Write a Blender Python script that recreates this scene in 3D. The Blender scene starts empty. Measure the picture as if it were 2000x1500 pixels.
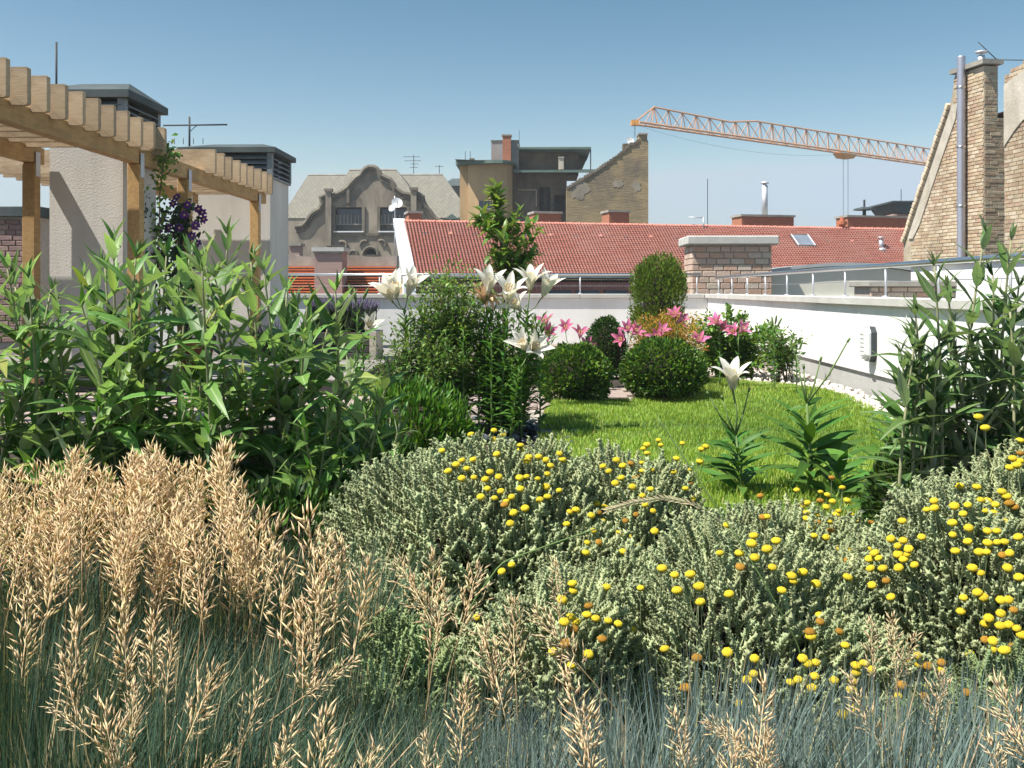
import bpy, bmesh, math, random
import numpy as np
from mathutils import Vector, Matrix
from mathutils.geometry import tessellate_polygon
random.seed(11); RNG = np.random.default_rng(11)
SC = bpy.context.scene; COL = SC.collection
# ------------------------------------------------------------------ camera, sky, sun, exposure
H = 0.95; F = 1944.4; HZ = 567.0
YAW = math.atan(50 / F)
cam = bpy.data.cameras.new('camera'); cam.lens = 35; cam.sensor_width = 36; cam.shift_y = -183 / 2000
cam.clip_start = .05; cam.clip_end = 3000
camo = bpy.data.objects.new('camera', cam); COL.objects.link(camo)
camo.location = (0, 0, H); camo.rotation_euler = (math.pi / 2, 0, YAW); SC.camera = camo
SUN_EL = math.radians(58.5); SUN_A = math.radians(24)
S_DIR = Vector((-math.cos(SUN_EL) * math.cos(SUN_A), -math.cos(SUN_EL) * math.sin(SUN_A), math.sin(SUN_EL)))
world = bpy.data.worlds.new('World'); SC.world = world; world.use_nodes = True
wn = world.node_tree.nodes; wl = world.node_tree.links
sky = wn.new('ShaderNodeTexSky'); sky.sky_type = 'NISHITA'; sky.sun_disc = False
sky.sun_elevation = SUN_EL; sky.sun_rotation = math.atan2(S_DIR.x, S_DIR.y)
sky.altitude = 100; sky.air_density = 1.0; sky.dust_density = 0.6; sky.ozone_density = 3.0
bg = wn["Background"]; bg.inputs[1].default_value = 0.10
# the photograph's sky grade: each channel of the sky colour clamped and raised to a power
_sp = wn.new('ShaderNodeSeparateColor'); _cb = wn.new('ShaderNodeCombineColor'); wl.new(sky.outputs[0], _sp.inputs[0])
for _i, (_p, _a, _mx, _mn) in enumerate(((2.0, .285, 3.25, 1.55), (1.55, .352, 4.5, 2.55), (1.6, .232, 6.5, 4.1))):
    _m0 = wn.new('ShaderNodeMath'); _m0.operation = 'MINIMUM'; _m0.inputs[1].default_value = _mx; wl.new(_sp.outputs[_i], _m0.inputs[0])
    _mm = wn.new('ShaderNodeMath'); _mm.operation = 'MAXIMUM'; _mm.inputs[1].default_value = _mn; wl.new(_m0.outputs[0], _mm.inputs[0])  # floor added to brighten the unseen zenith and lift shadow fill
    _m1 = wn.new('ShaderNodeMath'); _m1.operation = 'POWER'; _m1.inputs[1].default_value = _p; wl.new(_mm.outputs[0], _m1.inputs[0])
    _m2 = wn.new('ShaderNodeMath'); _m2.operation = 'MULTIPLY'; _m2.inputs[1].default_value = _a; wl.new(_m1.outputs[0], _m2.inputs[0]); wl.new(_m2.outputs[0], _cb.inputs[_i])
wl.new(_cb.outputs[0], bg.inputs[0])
sun = bpy.data.lights.new('sun', 'SUN'); sun.energy = 4.6; sun.angle = math.radians(.5); sun.color = (1, .95, .86)
suno = bpy.data.objects.new('sun', sun); COL.objects.link(suno)
suno.rotation_euler = S_DIR.to_track_quat('Z', 'Y').to_euler(); suno.location = (0, 0, 30)
SC.view_settings.view_transform = 'Standard'; SC.view_settings.look = 'None'
SC.view_settings.exposure = 0.95; SC.view_settings.gamma = 1.0; SC.view_settings.use_curve_mapping = False
SC.render.engine = 'CYCLES'; SC.cycles.max_bounces = 8; SC.cycles.transparent_max_bounces = 8
try: SC.cycles.use_denoising = True
except Exception: pass
# ------------------------------------------------------------------ projection helpers (photo pixel -> world point)
_c, _s = math.cos(YAW), math.sin(YAW)
def ray(px, py):
    u = (px - 1000) / F; w = (HZ - py) / F
    return Vector((_c * u - _s, _s * u + _c, w))
CAM = Vector((0, 0, H))
def PY(px, py, Y): d = ray(px, py); return CAM + d * (Y / d.y)
def PX(px, py, X): d = ray(px, py); return CAM + d * (X / d.x)
def PG(px, py, z=0.): d = ray(px, py); return CAM + d * ((z - H) / d.z)
def GX(px, Y): return PY(px, HZ, Y).x
# ------------------------------------------------------------------ materials
def nd(nt, t, **kw):
    n = nt.nodes.new(t)
    for k, v in kw.items(): setattr(n, k, v)
    return n
def ramp(nt, fac, stops):
    r = nd(nt, 'ShaderNodeValToRGB'); e = r.color_ramp.elements
    while len(e) < len(stops): e.new(.5)
    for q, (p, c) in zip(e, stops): q.position = p; q.color = (c[0], c[1], c[2], 1)
    nt.links.new(fac, r.inputs[0]); return r.outputs[0]
def noise(nt, scale, detail=4, stretch=None, coord='Object', rough=.55, dist=0):
    tc = nd(nt, 'ShaderNodeTexCoord'); v = tc.outputs[coord]
    if stretch:
        mp = nd(nt, 'ShaderNodeMapping'); mp.inputs['Scale'].default_value = stretch
        nt.links.new(v, mp.inputs[0]); v = mp.outputs[0]
    n = nd(nt, 'ShaderNodeTexNoise'); n.inputs['Scale'].default_value = scale; n.inputs['Detail'].default_value = detail
    n.inputs['Roughness'].default_value = rough; n.inputs['Distortion'].default_value = dist
    nt.links.new(v, n.inputs['Vector']); return n.outputs[0]
def mix(nt, fac, a, b, mode='MIX'):
    m = nd(nt, 'ShaderNodeMix', data_type='RGBA', blend_type=mode)
    for inp, v in ((m.inputs[0], fac), (m.inputs[6], a), (m.inputs[7], b)):
        if hasattr(v, 'is_linked') or isinstance(v, bpy.types.NodeSocket): nt.links.new(v, inp)
        elif isinstance(v, (int, float)): inp.default_value = v
        else: inp.default_value = (v[0], v[1], v[2], 1)
    return m.outputs[2]
def sc3(c, k): return tuple(min(1, x * k) for x in c)
def mat(name, col, rough=.8, var=.18, scale=6., bump=0., bscale=40., metal=0., spec=.3, stain=None, stain_amt=.5, stain_scale=1.2,
        stain_stretch=(1, 1, .35), stretch=None, obvar=0., emit=None):
    m = bpy.data.materials.new(name); m.use_nodes = True; nt = m.node_tree; b = nt.nodes['Principled BSDF']
    n = noise(nt, scale, 5, stretch)
    c = ramp(nt, n, [(.25, sc3(col, 1 - var)), (.75, sc3(col, 1 + var))])
    if stain:
        n2 = noise(nt, stain_scale, 6, stain_stretch, rough=.65, dist=.6)
        f = ramp(nt, n2, [(.42, (0, 0, 0)), (.66, (stain_amt,) * 3)])
        c = mix(nt, f, c, stain)
    if obvar:
        oi = nd(nt, 'ShaderNodeObjectInfo'); mr = nd(nt, 'ShaderNodeMapRange')
        mr.inputs[3].default_value = 1 - obvar; mr.inputs[4].default_value = 1 + obvar
        nt.links.new(oi.outputs['Random'], mr.inputs[0])
        hs = nd(nt, 'ShaderNodeHueSaturation'); nt.links.new(mr.outputs[0], hs.inputs['Value']); nt.links.new(c, hs.inputs['Color']); c = hs.outputs[0]
    nt.links.new(c, b.inputs['Base Color'])
    b.inputs['Roughness'].default_value = rough; b.inputs['Metallic'].default_value = metal
    b.inputs['Specular IOR Level'].default_value = spec
    if bump:
        bn = noise(nt, bscale, 6, stretch); bp = nd(nt, 'ShaderNodeBump'); bp.inputs['Strength'].default_value = bump; bp.inputs['Distance'].default_value = .02
        nt.links.new(bn, bp.inputs['Height']); nt.links.new(bp.outputs[0], b.inputs['Normal'])
    return m
def foliage(name, top, under=None, var=.35, hue=.03, trans=.3, rough=.5, spec=.25, tcol=None, dry=None, dry_amt=.0, midrib=None):
    """leaf surface: colour varies from leaf to leaf (tint attribute / object random), paler underside, some light passes through"""
    m = bpy.data.materials.new(name); m.use_nodes = True; nt = m.node_tree; b = nt.nodes['Principled BSDF']
    at = nd(nt, 'ShaderNodeAttribute', attribute_name='tint'); oi = nd(nt, 'ShaderNodeObjectInfo')
    ad = nd(nt, 'ShaderNodeMath', operation='ADD'); nt.links.new(at.outputs['Fac'], ad.inputs[0]); nt.links.new(oi.outputs['Random'], ad.inputs[1])
    fr = nd(nt, 'ShaderNodeMath', operation='FRACT'); nt.links.new(ad.outputs[0], fr.inputs[0])
    c = top
    if under:
        ge = nd(nt, 'ShaderNodeNewGeometry'); c = mix(nt, ge.outputs['Backfacing'], top, under)
    n = noise(nt, 30, 3)
    c = mix(nt, .5, c, ramp(nt, n, [(.3, (.55, .55, .55)), (.7, (1, 1, 1))]), 'MULTIPLY')
    if midrib:
        tc_ = nd(nt, 'ShaderNodeTexCoord'); sp_ = nd(nt, 'ShaderNodeSeparateXYZ'); nt.links.new(tc_.outputs['Object'], sp_.inputs[0])
        ab = nd(nt, 'ShaderNodeMath', operation='ABSOLUTE'); nt.links.new(sp_.outputs[1], ab.inputs[0])
        c = mix(nt, ramp(nt, ab.outputs[0], [(.005, (.7, .7, .7)), (.014, (0, 0, 0))]), c, midrib)
    if dry:
        f = ramp(nt, fr.outputs[0], [(max(0., 1 - dry_amt - .05), (0, 0, 0)), (min(1, 1 - dry_amt + .02), (1, 1, 1))])
        c = mix(nt, f, c, dry)
    hs = nd(nt, 'ShaderNodeHueSaturation')
    m1 = nd(nt, 'ShaderNodeMapRange'); m1.inputs[3].default_value = 1 - var; m1.inputs[4].default_value = 1 + var; nt.links.new(fr.outputs[0], m1.inputs[0])
    ml = nd(nt, 'ShaderNodeMath', operation='MULTIPLY'); ml.inputs[1].default_value = 7.31; nt.links.new(fr.outputs[0], ml.inputs[0])
    f2 = nd(nt, 'ShaderNodeMath', operation='FRACT'); nt.links.new(ml.outputs[0], f2.inputs[0])
    m2 = nd(nt, 'ShaderNodeMapRange'); m2.inputs[3].default_value = .5 - hue; m2.inputs[4].default_value = .5 + hue; nt.links.new(f2.outputs[0], m2.inputs[0])
    nt.links.new(m1.outputs[0], hs.inputs['Value']); nt.links.new(m2.outputs[0], hs.inputs['Hue'])
    nt.links.new(c, hs.inputs['Color']) if isinstance(c, bpy.types.NodeSocket) else setattr(hs.inputs['Color'], 'default_value', (*c, 1))
    nt.links.new(hs.outputs[0], b.inputs['Base Color'])
    b.inputs['Roughness'].default_value = rough; b.inputs['Specular IOR Level'].default_value = spec
    if trans:
        tr = nd(nt, 'ShaderNodeBsdfTranslucent'); ms = nd(nt, 'ShaderNodeMixShader'); ms.inputs[0].default_value = trans
        tc = mix(nt, 1., hs.outputs[0], tcol or (1.3, 1.3, .5), 'MULTIPLY'); nt.links.new(tc, tr.inputs[0])
        nt.links.new(b.outputs[0], ms.inputs[1]); nt.links.new(tr.outputs[0], ms.inputs[2])
        nt.links.new(ms.outputs[0], nt.nodes['Material Output'].inputs[0])
    return m
M = {}
M['soil'] = mat('soil', (.045, .034, .026), .95, .4, 14, .8, 60)
M['city'] = mat('city_ground', (.11, .105, .1), .95, .3, .1)
M['slab'] = mat('roof_slab', (.32, .3, .28), .9)
M['white'] = mat('white_render', (.78, .78, .76), .9, .03, 3, .12, 60, stain=(.60, .59, .55), stain_amt=.5, stain_scale=1.6, stain_stretch=(1, 1, .12))
M['plinth'] = mat('grey_plinth_render', (.42, .42, .40), .9, .08, 6, .2, 60)
M['cap'] = mat('concrete_coping', (.50, .49, .46), .85, .12, 5, .25, 40, stain=(.36, .35, .32), stain_amt=.4, stain_scale=1.5)
M['render'] = mat('grey_render', (.60, .575, .54), .95, .05, 3, .22, 55, stain=(.38, .36, .33), stain_amt=.45, stain_scale=1.6, stain_stretch=(1.5, 1.5, .14))
M['zinc'] = mat('dark_zinc', (.06, .078, .08), .7, .3, 3, .05, 30, metal=.1, spec=.3, stain=(.13, .14, .14), stain_amt=.5)
M['louver'] = mat('zinc_louver', (.22, .24, .25), .5, .2, 8, metal=.3)
M['steel'] = mat('stainless_steel', (.62, .63, .64), .28, .05, 20, metal=1.)
M['galv'] = mat('galvanised_steel', (.58, .59, .63), .55, .08, 12, metal=.55)
M['flue'] = mat('flue_steel', (.46, .46, .52), .42, .06, 10, metal=.75)
M['iron'] = mat('dark_iron', (.05, .06, .065), .6, .2, 20)
M['wood'] = mat('larch_timber', (.50, .31, .13), .65, .22, 5, .2, 30, stretch=(8, 1.2, 8), obvar=.14, stain=(.24, .14, .06), stain_amt=.45, stain_scale=5, stain_stretch=(1, 1, 1))
M['woodx'] = mat('larch_rafter', (.47, .355, .23), .7, .2, 4, .2, 30, stretch=(1, 8, 8), obvar=.14, stain=(.20, .11, .05), stain_amt=.5, stain_scale=7, stain_stretch=(.6, 1, 1))
M['deck'] = mat('grey_decking', (.26, .24, .22), .8, .25, 4, .3, 30, stretch=(1, 12, 12), obvar=.12)
M['darkwood'] = mat('dark_planter_board', (.06, .055, .05), .7, .3, 5, .2, 30, stretch=(1, 8, 8), obvar=.2)
M['bench'] = mat('weathered_bench_timber', (.17, .13, .10), .8, .3, 5, .3, 30, stretch=(1, 9, 9), obvar=.15)
M['paver'] = mat('clay_paver', (.34, .27, .24), .9, .2, 9, .3, 60, obvar=.14, stain=(.22, .18, .16), stain_amt=.5, stain_scale=6)
M['lawn'] = mat('turf_base', (.075, .13, .025), .95, .35, 6, .6, 60)
M['pebble'] = mat('pebble', (.66, .60, .54), .8, .3, 25)
M['slate_chip'] = mat('slate_chip', (.10, .11, .13), .6, .4, 10)
M['mortar'] = mat('mortar', (.42, .37, .32), .95, .15, 12, .4, 60)
M['old_mortar'] = mat('old_mortar', (.42, .36, .27), .95, .3, 3, .6, 40, stain=(.14, .12, .09), stain_amt=.7, stain_scale=.7, stain_stretch=(1, 1, .8))
PB = [mat('pale_brick_%d' % i, c, .9, .16, 14, .4, 50, obvar=.12, stain=(.45, .38, .33), stain_amt=.45, stain_scale=6) for i, c in
      enumerate([(.52, .39, .31), (.56, .44, .35), (.50, .36, .28), (.58, .48, .38), (.50, .32, .23)])]
OB = [mat('old_yellow_brick_%d' % i, c, .95, .25, 6, .5, 40, obvar=.12, stain=(.20, .16, .12), stain_amt=.5, stain_scale=.7, stain_stretch=(1, 1, .8)) for i, c in
      enumerate([(.47, .37, .25), (.52, .42, .30), (.43, .32, .21), (.54, .45, .33), (.41, .29, .20)])]
M['plaster_old'] = mat('old_plaster', (.48, .44, .37), .95, .15, 3, .5, 20, stain=(.30, .26, .2), stain_amt=.7, stain_scale=1.5)
M['leadgrey'] = mat('vault_metal', (.42, .44, .45), .5, .06, 2, metal=.2)
M['vaultface'] = mat('vault_face_render', (.66, .64, .55), .9, .05, 2)
M['glass'] = mat('window_glass', (.02, .025, .03), .08, .2, 3, spec=.7)
M['skyglass'] = mat('skylight_glass', (.18, .24, .30), .08, .2, 2, spec=.8)
M['lampglass'] = mat('lamp_glass', (.72, .74, .72), .25, .06, 20, spec=.6)
M['white_metal'] = mat('white_sheet_metal', (.72, .75, .78), .5, .04, 4)
M['dishwhite'] = mat('dish_white', (.8, .8, .8), .5, .03, 4)
M['crane'] = mat('crane_paint', (.56, .32, .19), .6, .2, .6)
M['crane2'] = mat('crane_paint_orange', (.68, .30, .06), .6, .15, 1)
M['terracotta'] = mat('terracotta', (.42, .14, .07), .85, .2, 6, .2)
M['tile'] = mat('red_clay_tile', (.48, .185, .14), .8, .3, 9, .15, 40, stain=(.54, .26, .21), stain_amt=.8, stain_scale=.7, stain_stretch=(1, 1, 1))
M['tile_orange'] = mat('orange_clay_tile', (.55, .17, .07), .8, .2, 6, .15, 40)
M['redbrick'] = mat('red_chimney_brick', (.36, .15, .09), .9, .22, 3, .3, 20, stretch=(1, 1, 6))
M['concrete_old'] = mat('old_concrete', (.36, .34, .30), .95, .2, 2, .4, 10, stain=(.16, .15, .13), stain_amt=.6, stain_scale=.8)
M['pinkrender'] = mat('pinkish_brick_render', (.38, .26, .23), .95, .12, 4, .3, 20, stretch=(1, 1, 5))
M['gable'] = mat('sooty_gable_plaster', (.33, .285, .225), .95, .18, .6, .5, 3, stain=(.09, .08, .065), stain_amt=.85, stain_scale=.5, stain_stretch=(1, 1, .5))
M['moulding'] = mat('sooty_moulding', (.13, .115, .09), .95, .25, 1, .4, 4, stain=(.36, .32, .25), stain_amt=.5, stain_scale=.7)
M['ochre'] = mat('ochre_stucco', (.50, .35, .19), .95, .12, .8, .2, 6, stain=(.30, .22, .14), stain_amt=.6, stain_scale=.5)
M['sooty'] = mat('peeling_dark_stucco', (.13, .105, .08), .95, .25, 1, .4, 5, stain=(.33, .29, .23), stain_amt=.6, stain_scale=.45, stain_stretch=(1, 1, .8))
M['firewall'] = mat('weathered_firewall_brick', (.33, .25, .14), .95, .25, 2.2, 1., 6, stretch=(.5, .5, 3), stain=(.14, .12, .10), stain_amt=.85, stain_scale=.45, stain_stretch=(1, 1, .8))
M['verdigris'] = mat('verdigris_flashing', (.14, .20, .17), .6, .25, 1, metal=.2)
M['tinroof'] = mat('old_tin_roof', (.33, .33, .29), .6, .2, 1, stain=(.25, .17, .12), stain_amt=.6, stain_scale=.6, metal=.2)
M['tinbox'] = mat('bluegrey_sheet_cladding', (.25, .29, .32), .6, .25, .8, stain=(.3, .19, .11), stain_amt=.7, stain_scale=.5, stain_stretch=(1.5, 1.5, .2))
def slate_mat():
    m = bpy.data.materials.new('diamond_slate'); m.use_nodes = True; nt = m.node_tree; b = nt.nodes['Principled BSDF']
    tc = nd(nt, 'ShaderNodeTexCoord'); mp = nd(nt, 'ShaderNodeMapping'); mp.inputs['Rotation'].default_value = (0, math.radians(45), 0)
    nt.links.new(tc.outputs['Object'], mp.inputs[0])
    sp = nd(nt, 'ShaderNodeSeparateXYZ'); cb = nd(nt, 'ShaderNodeCombineXYZ'); nt.links.new(mp.outputs[0], sp.inputs[0])
    nt.links.new(sp.outputs[0], cb.inputs[0]); nt.links.new(sp.outputs[2], cb.inputs[1])
    br = nd(nt, 'ShaderNodeTexBrick'); br.offset = 0; br.inputs['Scale'].default_value = 1; br.inputs['Mortar Size'].default_value = .015
    br.inputs['Brick Width'].default_value = .22; br.inputs['Row Height'].default_value = .22
    br.inputs['Color1'].default_value = (.22, .205, .165, 1); br.inputs['Color2'].default_value = (.165, .155, .125, 1); br.inputs['Mortar'].default_value = (.13, .12, .1, 1)
    nt.links.new(cb.outputs[0], br.inputs[0])
    n = noise(nt, .6, 5); c = mix(nt, ramp(nt, n, [(.4, (0, 0, 0)), (.65, (.6, .6, .6))]), br.outputs[0], (.17, .165, .135))
    nt.links.new(c, b.inputs['Base Color']); b.inputs['Roughness'].default_value = .85
    bp = nd(nt, 'ShaderNodeBump'); bp.inputs['Strength'].default_value = .5; bp.inputs['Distance'].default_value = .03
    nt.links.new(br.outputs['Fac'], bp.inputs['Height']); bp.invert = True; nt.links.new(bp.outputs[0], b.inputs['Normal'])
    return m
M['slate'] = slate_mat()
# foliage
M['bud_leaf'] = foliage('butterfly_bush_leaf', (.125, .235, .05), (.46, .53, .36), .45, .025, .28, .45, .3, tcol=(.9, 1.25, .35), midrib=(.30, .38, .18), dry=(.24, .24, .07), dry_amt=.008)
M['bud_stem'] = mat('butterfly_bush_stem', (.30, .30, .17), .8, .2, 20)
M['bud_leaf_r'] = foliage('butterfly_bush_leaf_dusky', (.10, .18, .05), (.42, .48, .34), .4, .02, .22, .5, .2, tcol=(.9, 1.2, .4), midrib=(.26, .32, .18))
M['fescue'] = foliage('blue_fescue_blade', (.19, .265, .25), None, .45, .03, .15, .5, .3, dry=(.42, .34, .19), dry_amt=.07)
M['fescue_green'] = foliage('green_fescue_blade', (.085, .15, .10), None, .45, .03, .15, .5, .3, dry=(.42, .34, .19), dry_amt=.10)
M['straw'] = foliage('straw_spikelet', (.90, .745, .48), None, .22, .02, .38, .6, .15, tcol=(1.1, 1.0, .75))
M['strawstem'] = mat('straw_stalk', (.36, .25, .13), .7, .25, 30, obvar=.2)
M['sant'] = foliage('cotton_lavender_sprig', (.51, .575, .325), None, .28, .02, .34, .9, .05, tcol=(1, 1, .9))
M['sant_g'] = foliage('cotton_lavender_green_sprig', (.33, .43, .20), None, .3, .02, .32, .9, .05, tcol=(1, 1, .8))
M['twig'] = mat('woody_twig', (.09, .07, .045), .9, .3, 20)
M['twigshade'] = mat('twig_brown_shade', (.05, .045, .03), .95, .5, 30, 1., 80)  # inner self-shade of the bushes put into a dark twig-brown colour
M['button'] = mat('yellow_button_flower', (.86, .655, .035), .8, .14, 90, .6, 900, obvar=.12)
M['button_old'] = mat('browned_button_flower', (.48, .25, .03), .8, .25, 90, .6, 900, obvar=.15)
M['stalk'] = mat('grey_green_stalk', (.24, .28, .15), .8, .15, 30)
M['lilyleaf'] = foliage('lily_leaf', (.08, .19, .03), None, .35, .02, .25, .5, .25)
M['lilystem'] = mat('lily_stem', (.12, .19, .06), .6, .2, 30)
M['lilywhite'] = foliage('white_petal', (.92, .89, .82), None, .04, .01, .35, .6, .2, tcol=(1, .95, .8))
M['lilypink'] = foliage('pink_petal', (.70, .20, .36), (.80, .45, .55), .25, .02, .3, .6, .2, tcol=(1, .8, .85))
M['lilypeach'] = foliage('peach_bud', (.72, .48, .30), None, .15, .01, .3, .6, .2, tcol=(1, .9, .8))
M['stamen'] = mat('stamen', (.55, .42, .2), .7)
M['purple'] = foliage('purple_petal', (.14, .035, .22), None, .4, .02, .3, .6, .2, tcol=(1, .8, 1.1))
M['box'] = foliage('box_leaf', (.06, .135, .022), None, .5, .03, .2, .4, .35)
M['boxtip'] = foliage('box_young_leaf', (.17, .29, .04), None, .35, .02, .3, .4, .35)
M['darkleaf'] = foliage('dark_leaf', (.035, .07, .02), None, .4, .03, .15, .45, .3)
M['conifer'] = foliage('golden_green_leaf', (.13, .19, .03), None, .4, .02, .25, .5, .25)
M['gold'] = foliage('golden_spirea_leaf', (.58, .35, .08), None, .3, .02, .3, .6, .2, tcol=(1.2, 1, .5))
M['rose'] = foliage('rose_leaf', (.10, .20, .035), None, .4, .03, .28, .45, .3)
M['bright'] = foliage('bright_narrow_leaf', (.12, .26, .035), None, .4, .02, .28, .4, .35)
M['fine'] = foliage('fine_shrub_leaf', (.13, .235, .045), (.19, .28, .10), .4, .03, .25, .5, .25)
M['tree'] = foliage('young_tree_leaf', (.15, .27, .045), (.22, .33, .10), .4, .03, .3, .4, .35)
M['lav'] = foliage('lavender_flower', (.20, .16, .30), None, .3, .02, .2, .8, .1)
M['lavleaf'] = foliage('lavender_leaf', (.14, .19, .11), None, .3, .02, .2, .8, .1)
M['grass'] = foliage('lawn_blade', (.285, .42, .06), None, .35, .025, .35, .5, .25, dry=(.38, .36, .13), dry_amt=.06)
M['bark'] = mat('bark', (.14, .105, .07), .9, .3, 20, .5, 60)
# ------------------------------------------------------------------ object helpers
def link(o, parent=None):
    COL.objects.link(o)
    if parent is not None: o.parent = parent
    return o
def tag(o, label=None, cat=None, group=None, kind=None):
    if label: o['label'] = label
    if cat: o['category'] = cat
    if group: o['group'] = group
    if kind: o['kind'] = kind
    return o
def thing(name, label, cat, loc=(0, 0, 0), group=None, rz=0):
    o = bpy.data.objects.new(name, None); o.empty_display_size = .1; link(o)
    o.location = loc; o.rotation_euler = (0, 0, rz); return tag(o, label, cat, group)
def place(name, mesh, parent, m4):
    o = bpy.data.objects.new(name, mesh); link(o, parent); o.matrix_basis = m4; return o
class G:
    def __init__(s): s.v = []; s.f = []; s.mi = []
    def add(s, v, f, mi=0):
        o = len(s.v); s.v += [tuple(p) for p in v]; s.f += [tuple(i + o for i in q) for q in f]; s.mi += [mi] * len(f); return s
    def hexa(s, p, mi=0):  # 8 points: bottom 4 ccw, top 4
        return s.add(p, [(3, 2, 1, 0), (4, 5, 6, 7), (0, 1, 5, 4), (1, 2, 6, 5), (2, 3, 7, 6), (3, 0, 4, 7)], mi)
    def box(s, x0, x1, y0, y1, z0, z1, mi=0, b=0):
        if b:
            bm = bmesh.new(); bmesh.ops.create_cube(bm, size=1)
            for q in bm.verts: q.co = ((x0 + x1) / 2 + q.co.x * (x1 - x0), (y0 + y1) / 2 + q.co.y * (y1 - y0), (z0 + z1) / 2 + q.co.z * (z1 - z0))
            bmesh.ops.bevel(bm, geom=bm.edges[:], offset=b, segments=1, affect='EDGES')
            bm.verts.index_update(); s.add([q.co for q in bm.verts], [[q.index for q in f.verts] for f in bm.faces], mi); bm.free(); return s
        return s.hexa([(x0, y0, z0), (x1, y0, z0), (x1, y1, z0), (x0, y1, z0), (x0, y0, z1), (x1, y0, z1), (x1, y1, z1), (x0, y1, z1)], mi)
    def tube(s, pts, r, n=6, mi=0, caps=True):
        pts = [Vector(p) for p in pts]; rr = r if isinstance(r, (list, tuple)) else [r] * len(pts); v = []; f = []
        up = None
        for i, p in enumerate(pts):
            d = (pts[min(i + 1, len(pts) - 1)] - pts[max(i - 1, 0)]).normalized()
            if up is None: up = Vector((0, 0, 1)) if abs(d.z) < .9 else Vector((1, 0, 0))
            a = d.cross(up).normalized(); b = a.cross(d).normalized(); up = b
            for k in range(n):
                t = 2 * math.pi * k / n; v.append(p + (a * math.cos(t) + b * math.sin(t)) * rr[i])
        for i in range(len(pts) - 1):
            for k in range(n): f.append((i * n + k, i * n + (k + 1) % n, (i + 1) * n + (k + 1) % n, (i + 1) * n + k))
        if caps: f.append(tuple(range(n))[::-1]); f.append(tuple((len(pts) - 1) * n + k for k in range(n)))
        return s.add(v, f, mi)
    def plate(s, outer, holes, y0, y1, mi=0, T=lambda x, y, z: (x, y, z)):
        loops = [outer] + list(holes); flat = [p for L in loops for p in L]
        tris = tessellate_polygon([[Vector((p[0], p[1], 0)) for p in L] for L in loops]); n = len(flat)
        v = [T(p[0], y0, p[1]) for p in flat] + [T(p[0], y1, p[1]) for p in flat]
        f = [tuple(t) for t in tris] + [tuple(i + n for i in t[::-1]) for t in tris]; o = 0
        for L in loops:
            k = len(L)
            for i in range(k): f.append((o + i, o + (i + 1) % k, o + (i + 1) % k + n, o + i + n))
            o += k
        return s.add(v, f, mi)
    def dome(s, c, r, n=10, m=5, squash=1., full=False, mi=0):
        v = []; f = []; a0 = -math.pi / 2 if full else -.25
        for i in range(m + 1):
            a = a0 + (math.pi / 2 - a0) * i / m
            for k in range(n):
                t = 2 * math.pi * k / n; v.append((c[0] + r * math.cos(a) * math.cos(t), c[1] + r * math.cos(a) * math.sin(t), c[2] + r * squash * math.sin(a)))
        for i in range(m):
            for k in range(n): f.append((i * n + k, i * n + (k + 1) % n, (i + 1) * n + (k + 1) % n, (i + 1) * n + k))
        f.append(tuple(range(n))[::-1]); return s.add(v, f, mi)
    def mesh(s, name, mats, smooth=False, fix=True):
        me = bpy.data.meshes.new(name); me.from_pydata(s.v, [], s.f)
        for m in (mats if isinstance(mats, (list, tuple)) else [mats]): me.materials.append(M[m] if isinstance(m, str) else m)
        if any(s.mi): me.polygons.foreach_set('material_index', s.mi)
        if fix:
            bm = bmesh.new(); bm.from_mesh(me); bmesh.ops.recalc_face_normals(bm, faces=bm.faces[:]); bm.to_mesh(me); bm.free()
        if smooth: me.polygons.foreach_set('use_smooth', [True] * len(me.polygons))
        me.update(); return me
    def obj(s, name, mats, parent=None, smooth=False, fix=True):
        return link(bpy.data.objects.new(name, s.mesh(name, mats, smooth, fix)), parent)
def np_mesh(name, V, Fq, mats, tint=None, smooth=False, mi=None):
    me = bpy.data.meshes.new(name); k = Fq.shape[1]
    me.vertices.add(len(V)); me.vertices.foreach_set('co', V.astype(np.float32).ravel())
    me.loops.add(Fq.size); me.loops.foreach_set('vertex_index', Fq.astype(np.int32).ravel())
    me.polygons.add(len(Fq)); me.polygons.foreach_set('loop_start', np.arange(0, Fq.size, k, dtype=np.int32))
    for m in mats: me.materials.append(M[m] if isinstance(m, str) else m)
    if mi is not None: me.polygons.foreach_set('material_index', mi.astype(np.int32))
    if tint is not None:
        a = me.attributes.new('tint', 'FLOAT', 'POINT'); a.data.foreach_set('value', tint.astype(np.float32))
    if smooth: me.polygons.foreach_set('use_smooth', np.ones(len(Fq), dtype=bool))
    me.update(calc_edges=True); me.validate(); return me
def scatter(name, arr, mats4, material, parent=None, smooth=False):
    """join copies of arr=(verts, faces) placed by 4x4 matrices into one mesh object"""
    v, f = arr; A = np.asarray(mats4, dtype=np.float64).reshape(-1, 4, 4); N = len(A)
    V = np.einsum('nij,vj->nvi', A[:, :3, :3], v) + A[:, None, :3, 3]
    Fq = (f[None] + (np.arange(N) * len(v))[:, None, None]).reshape(-1, f.shape[1])
    t = np.repeat(RNG.random(N), len(v))
    return link(bpy.data.objects.new(name, np_mesh(name, V.reshape(-1, 3), Fq, [material], t, smooth)), parent)
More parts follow.
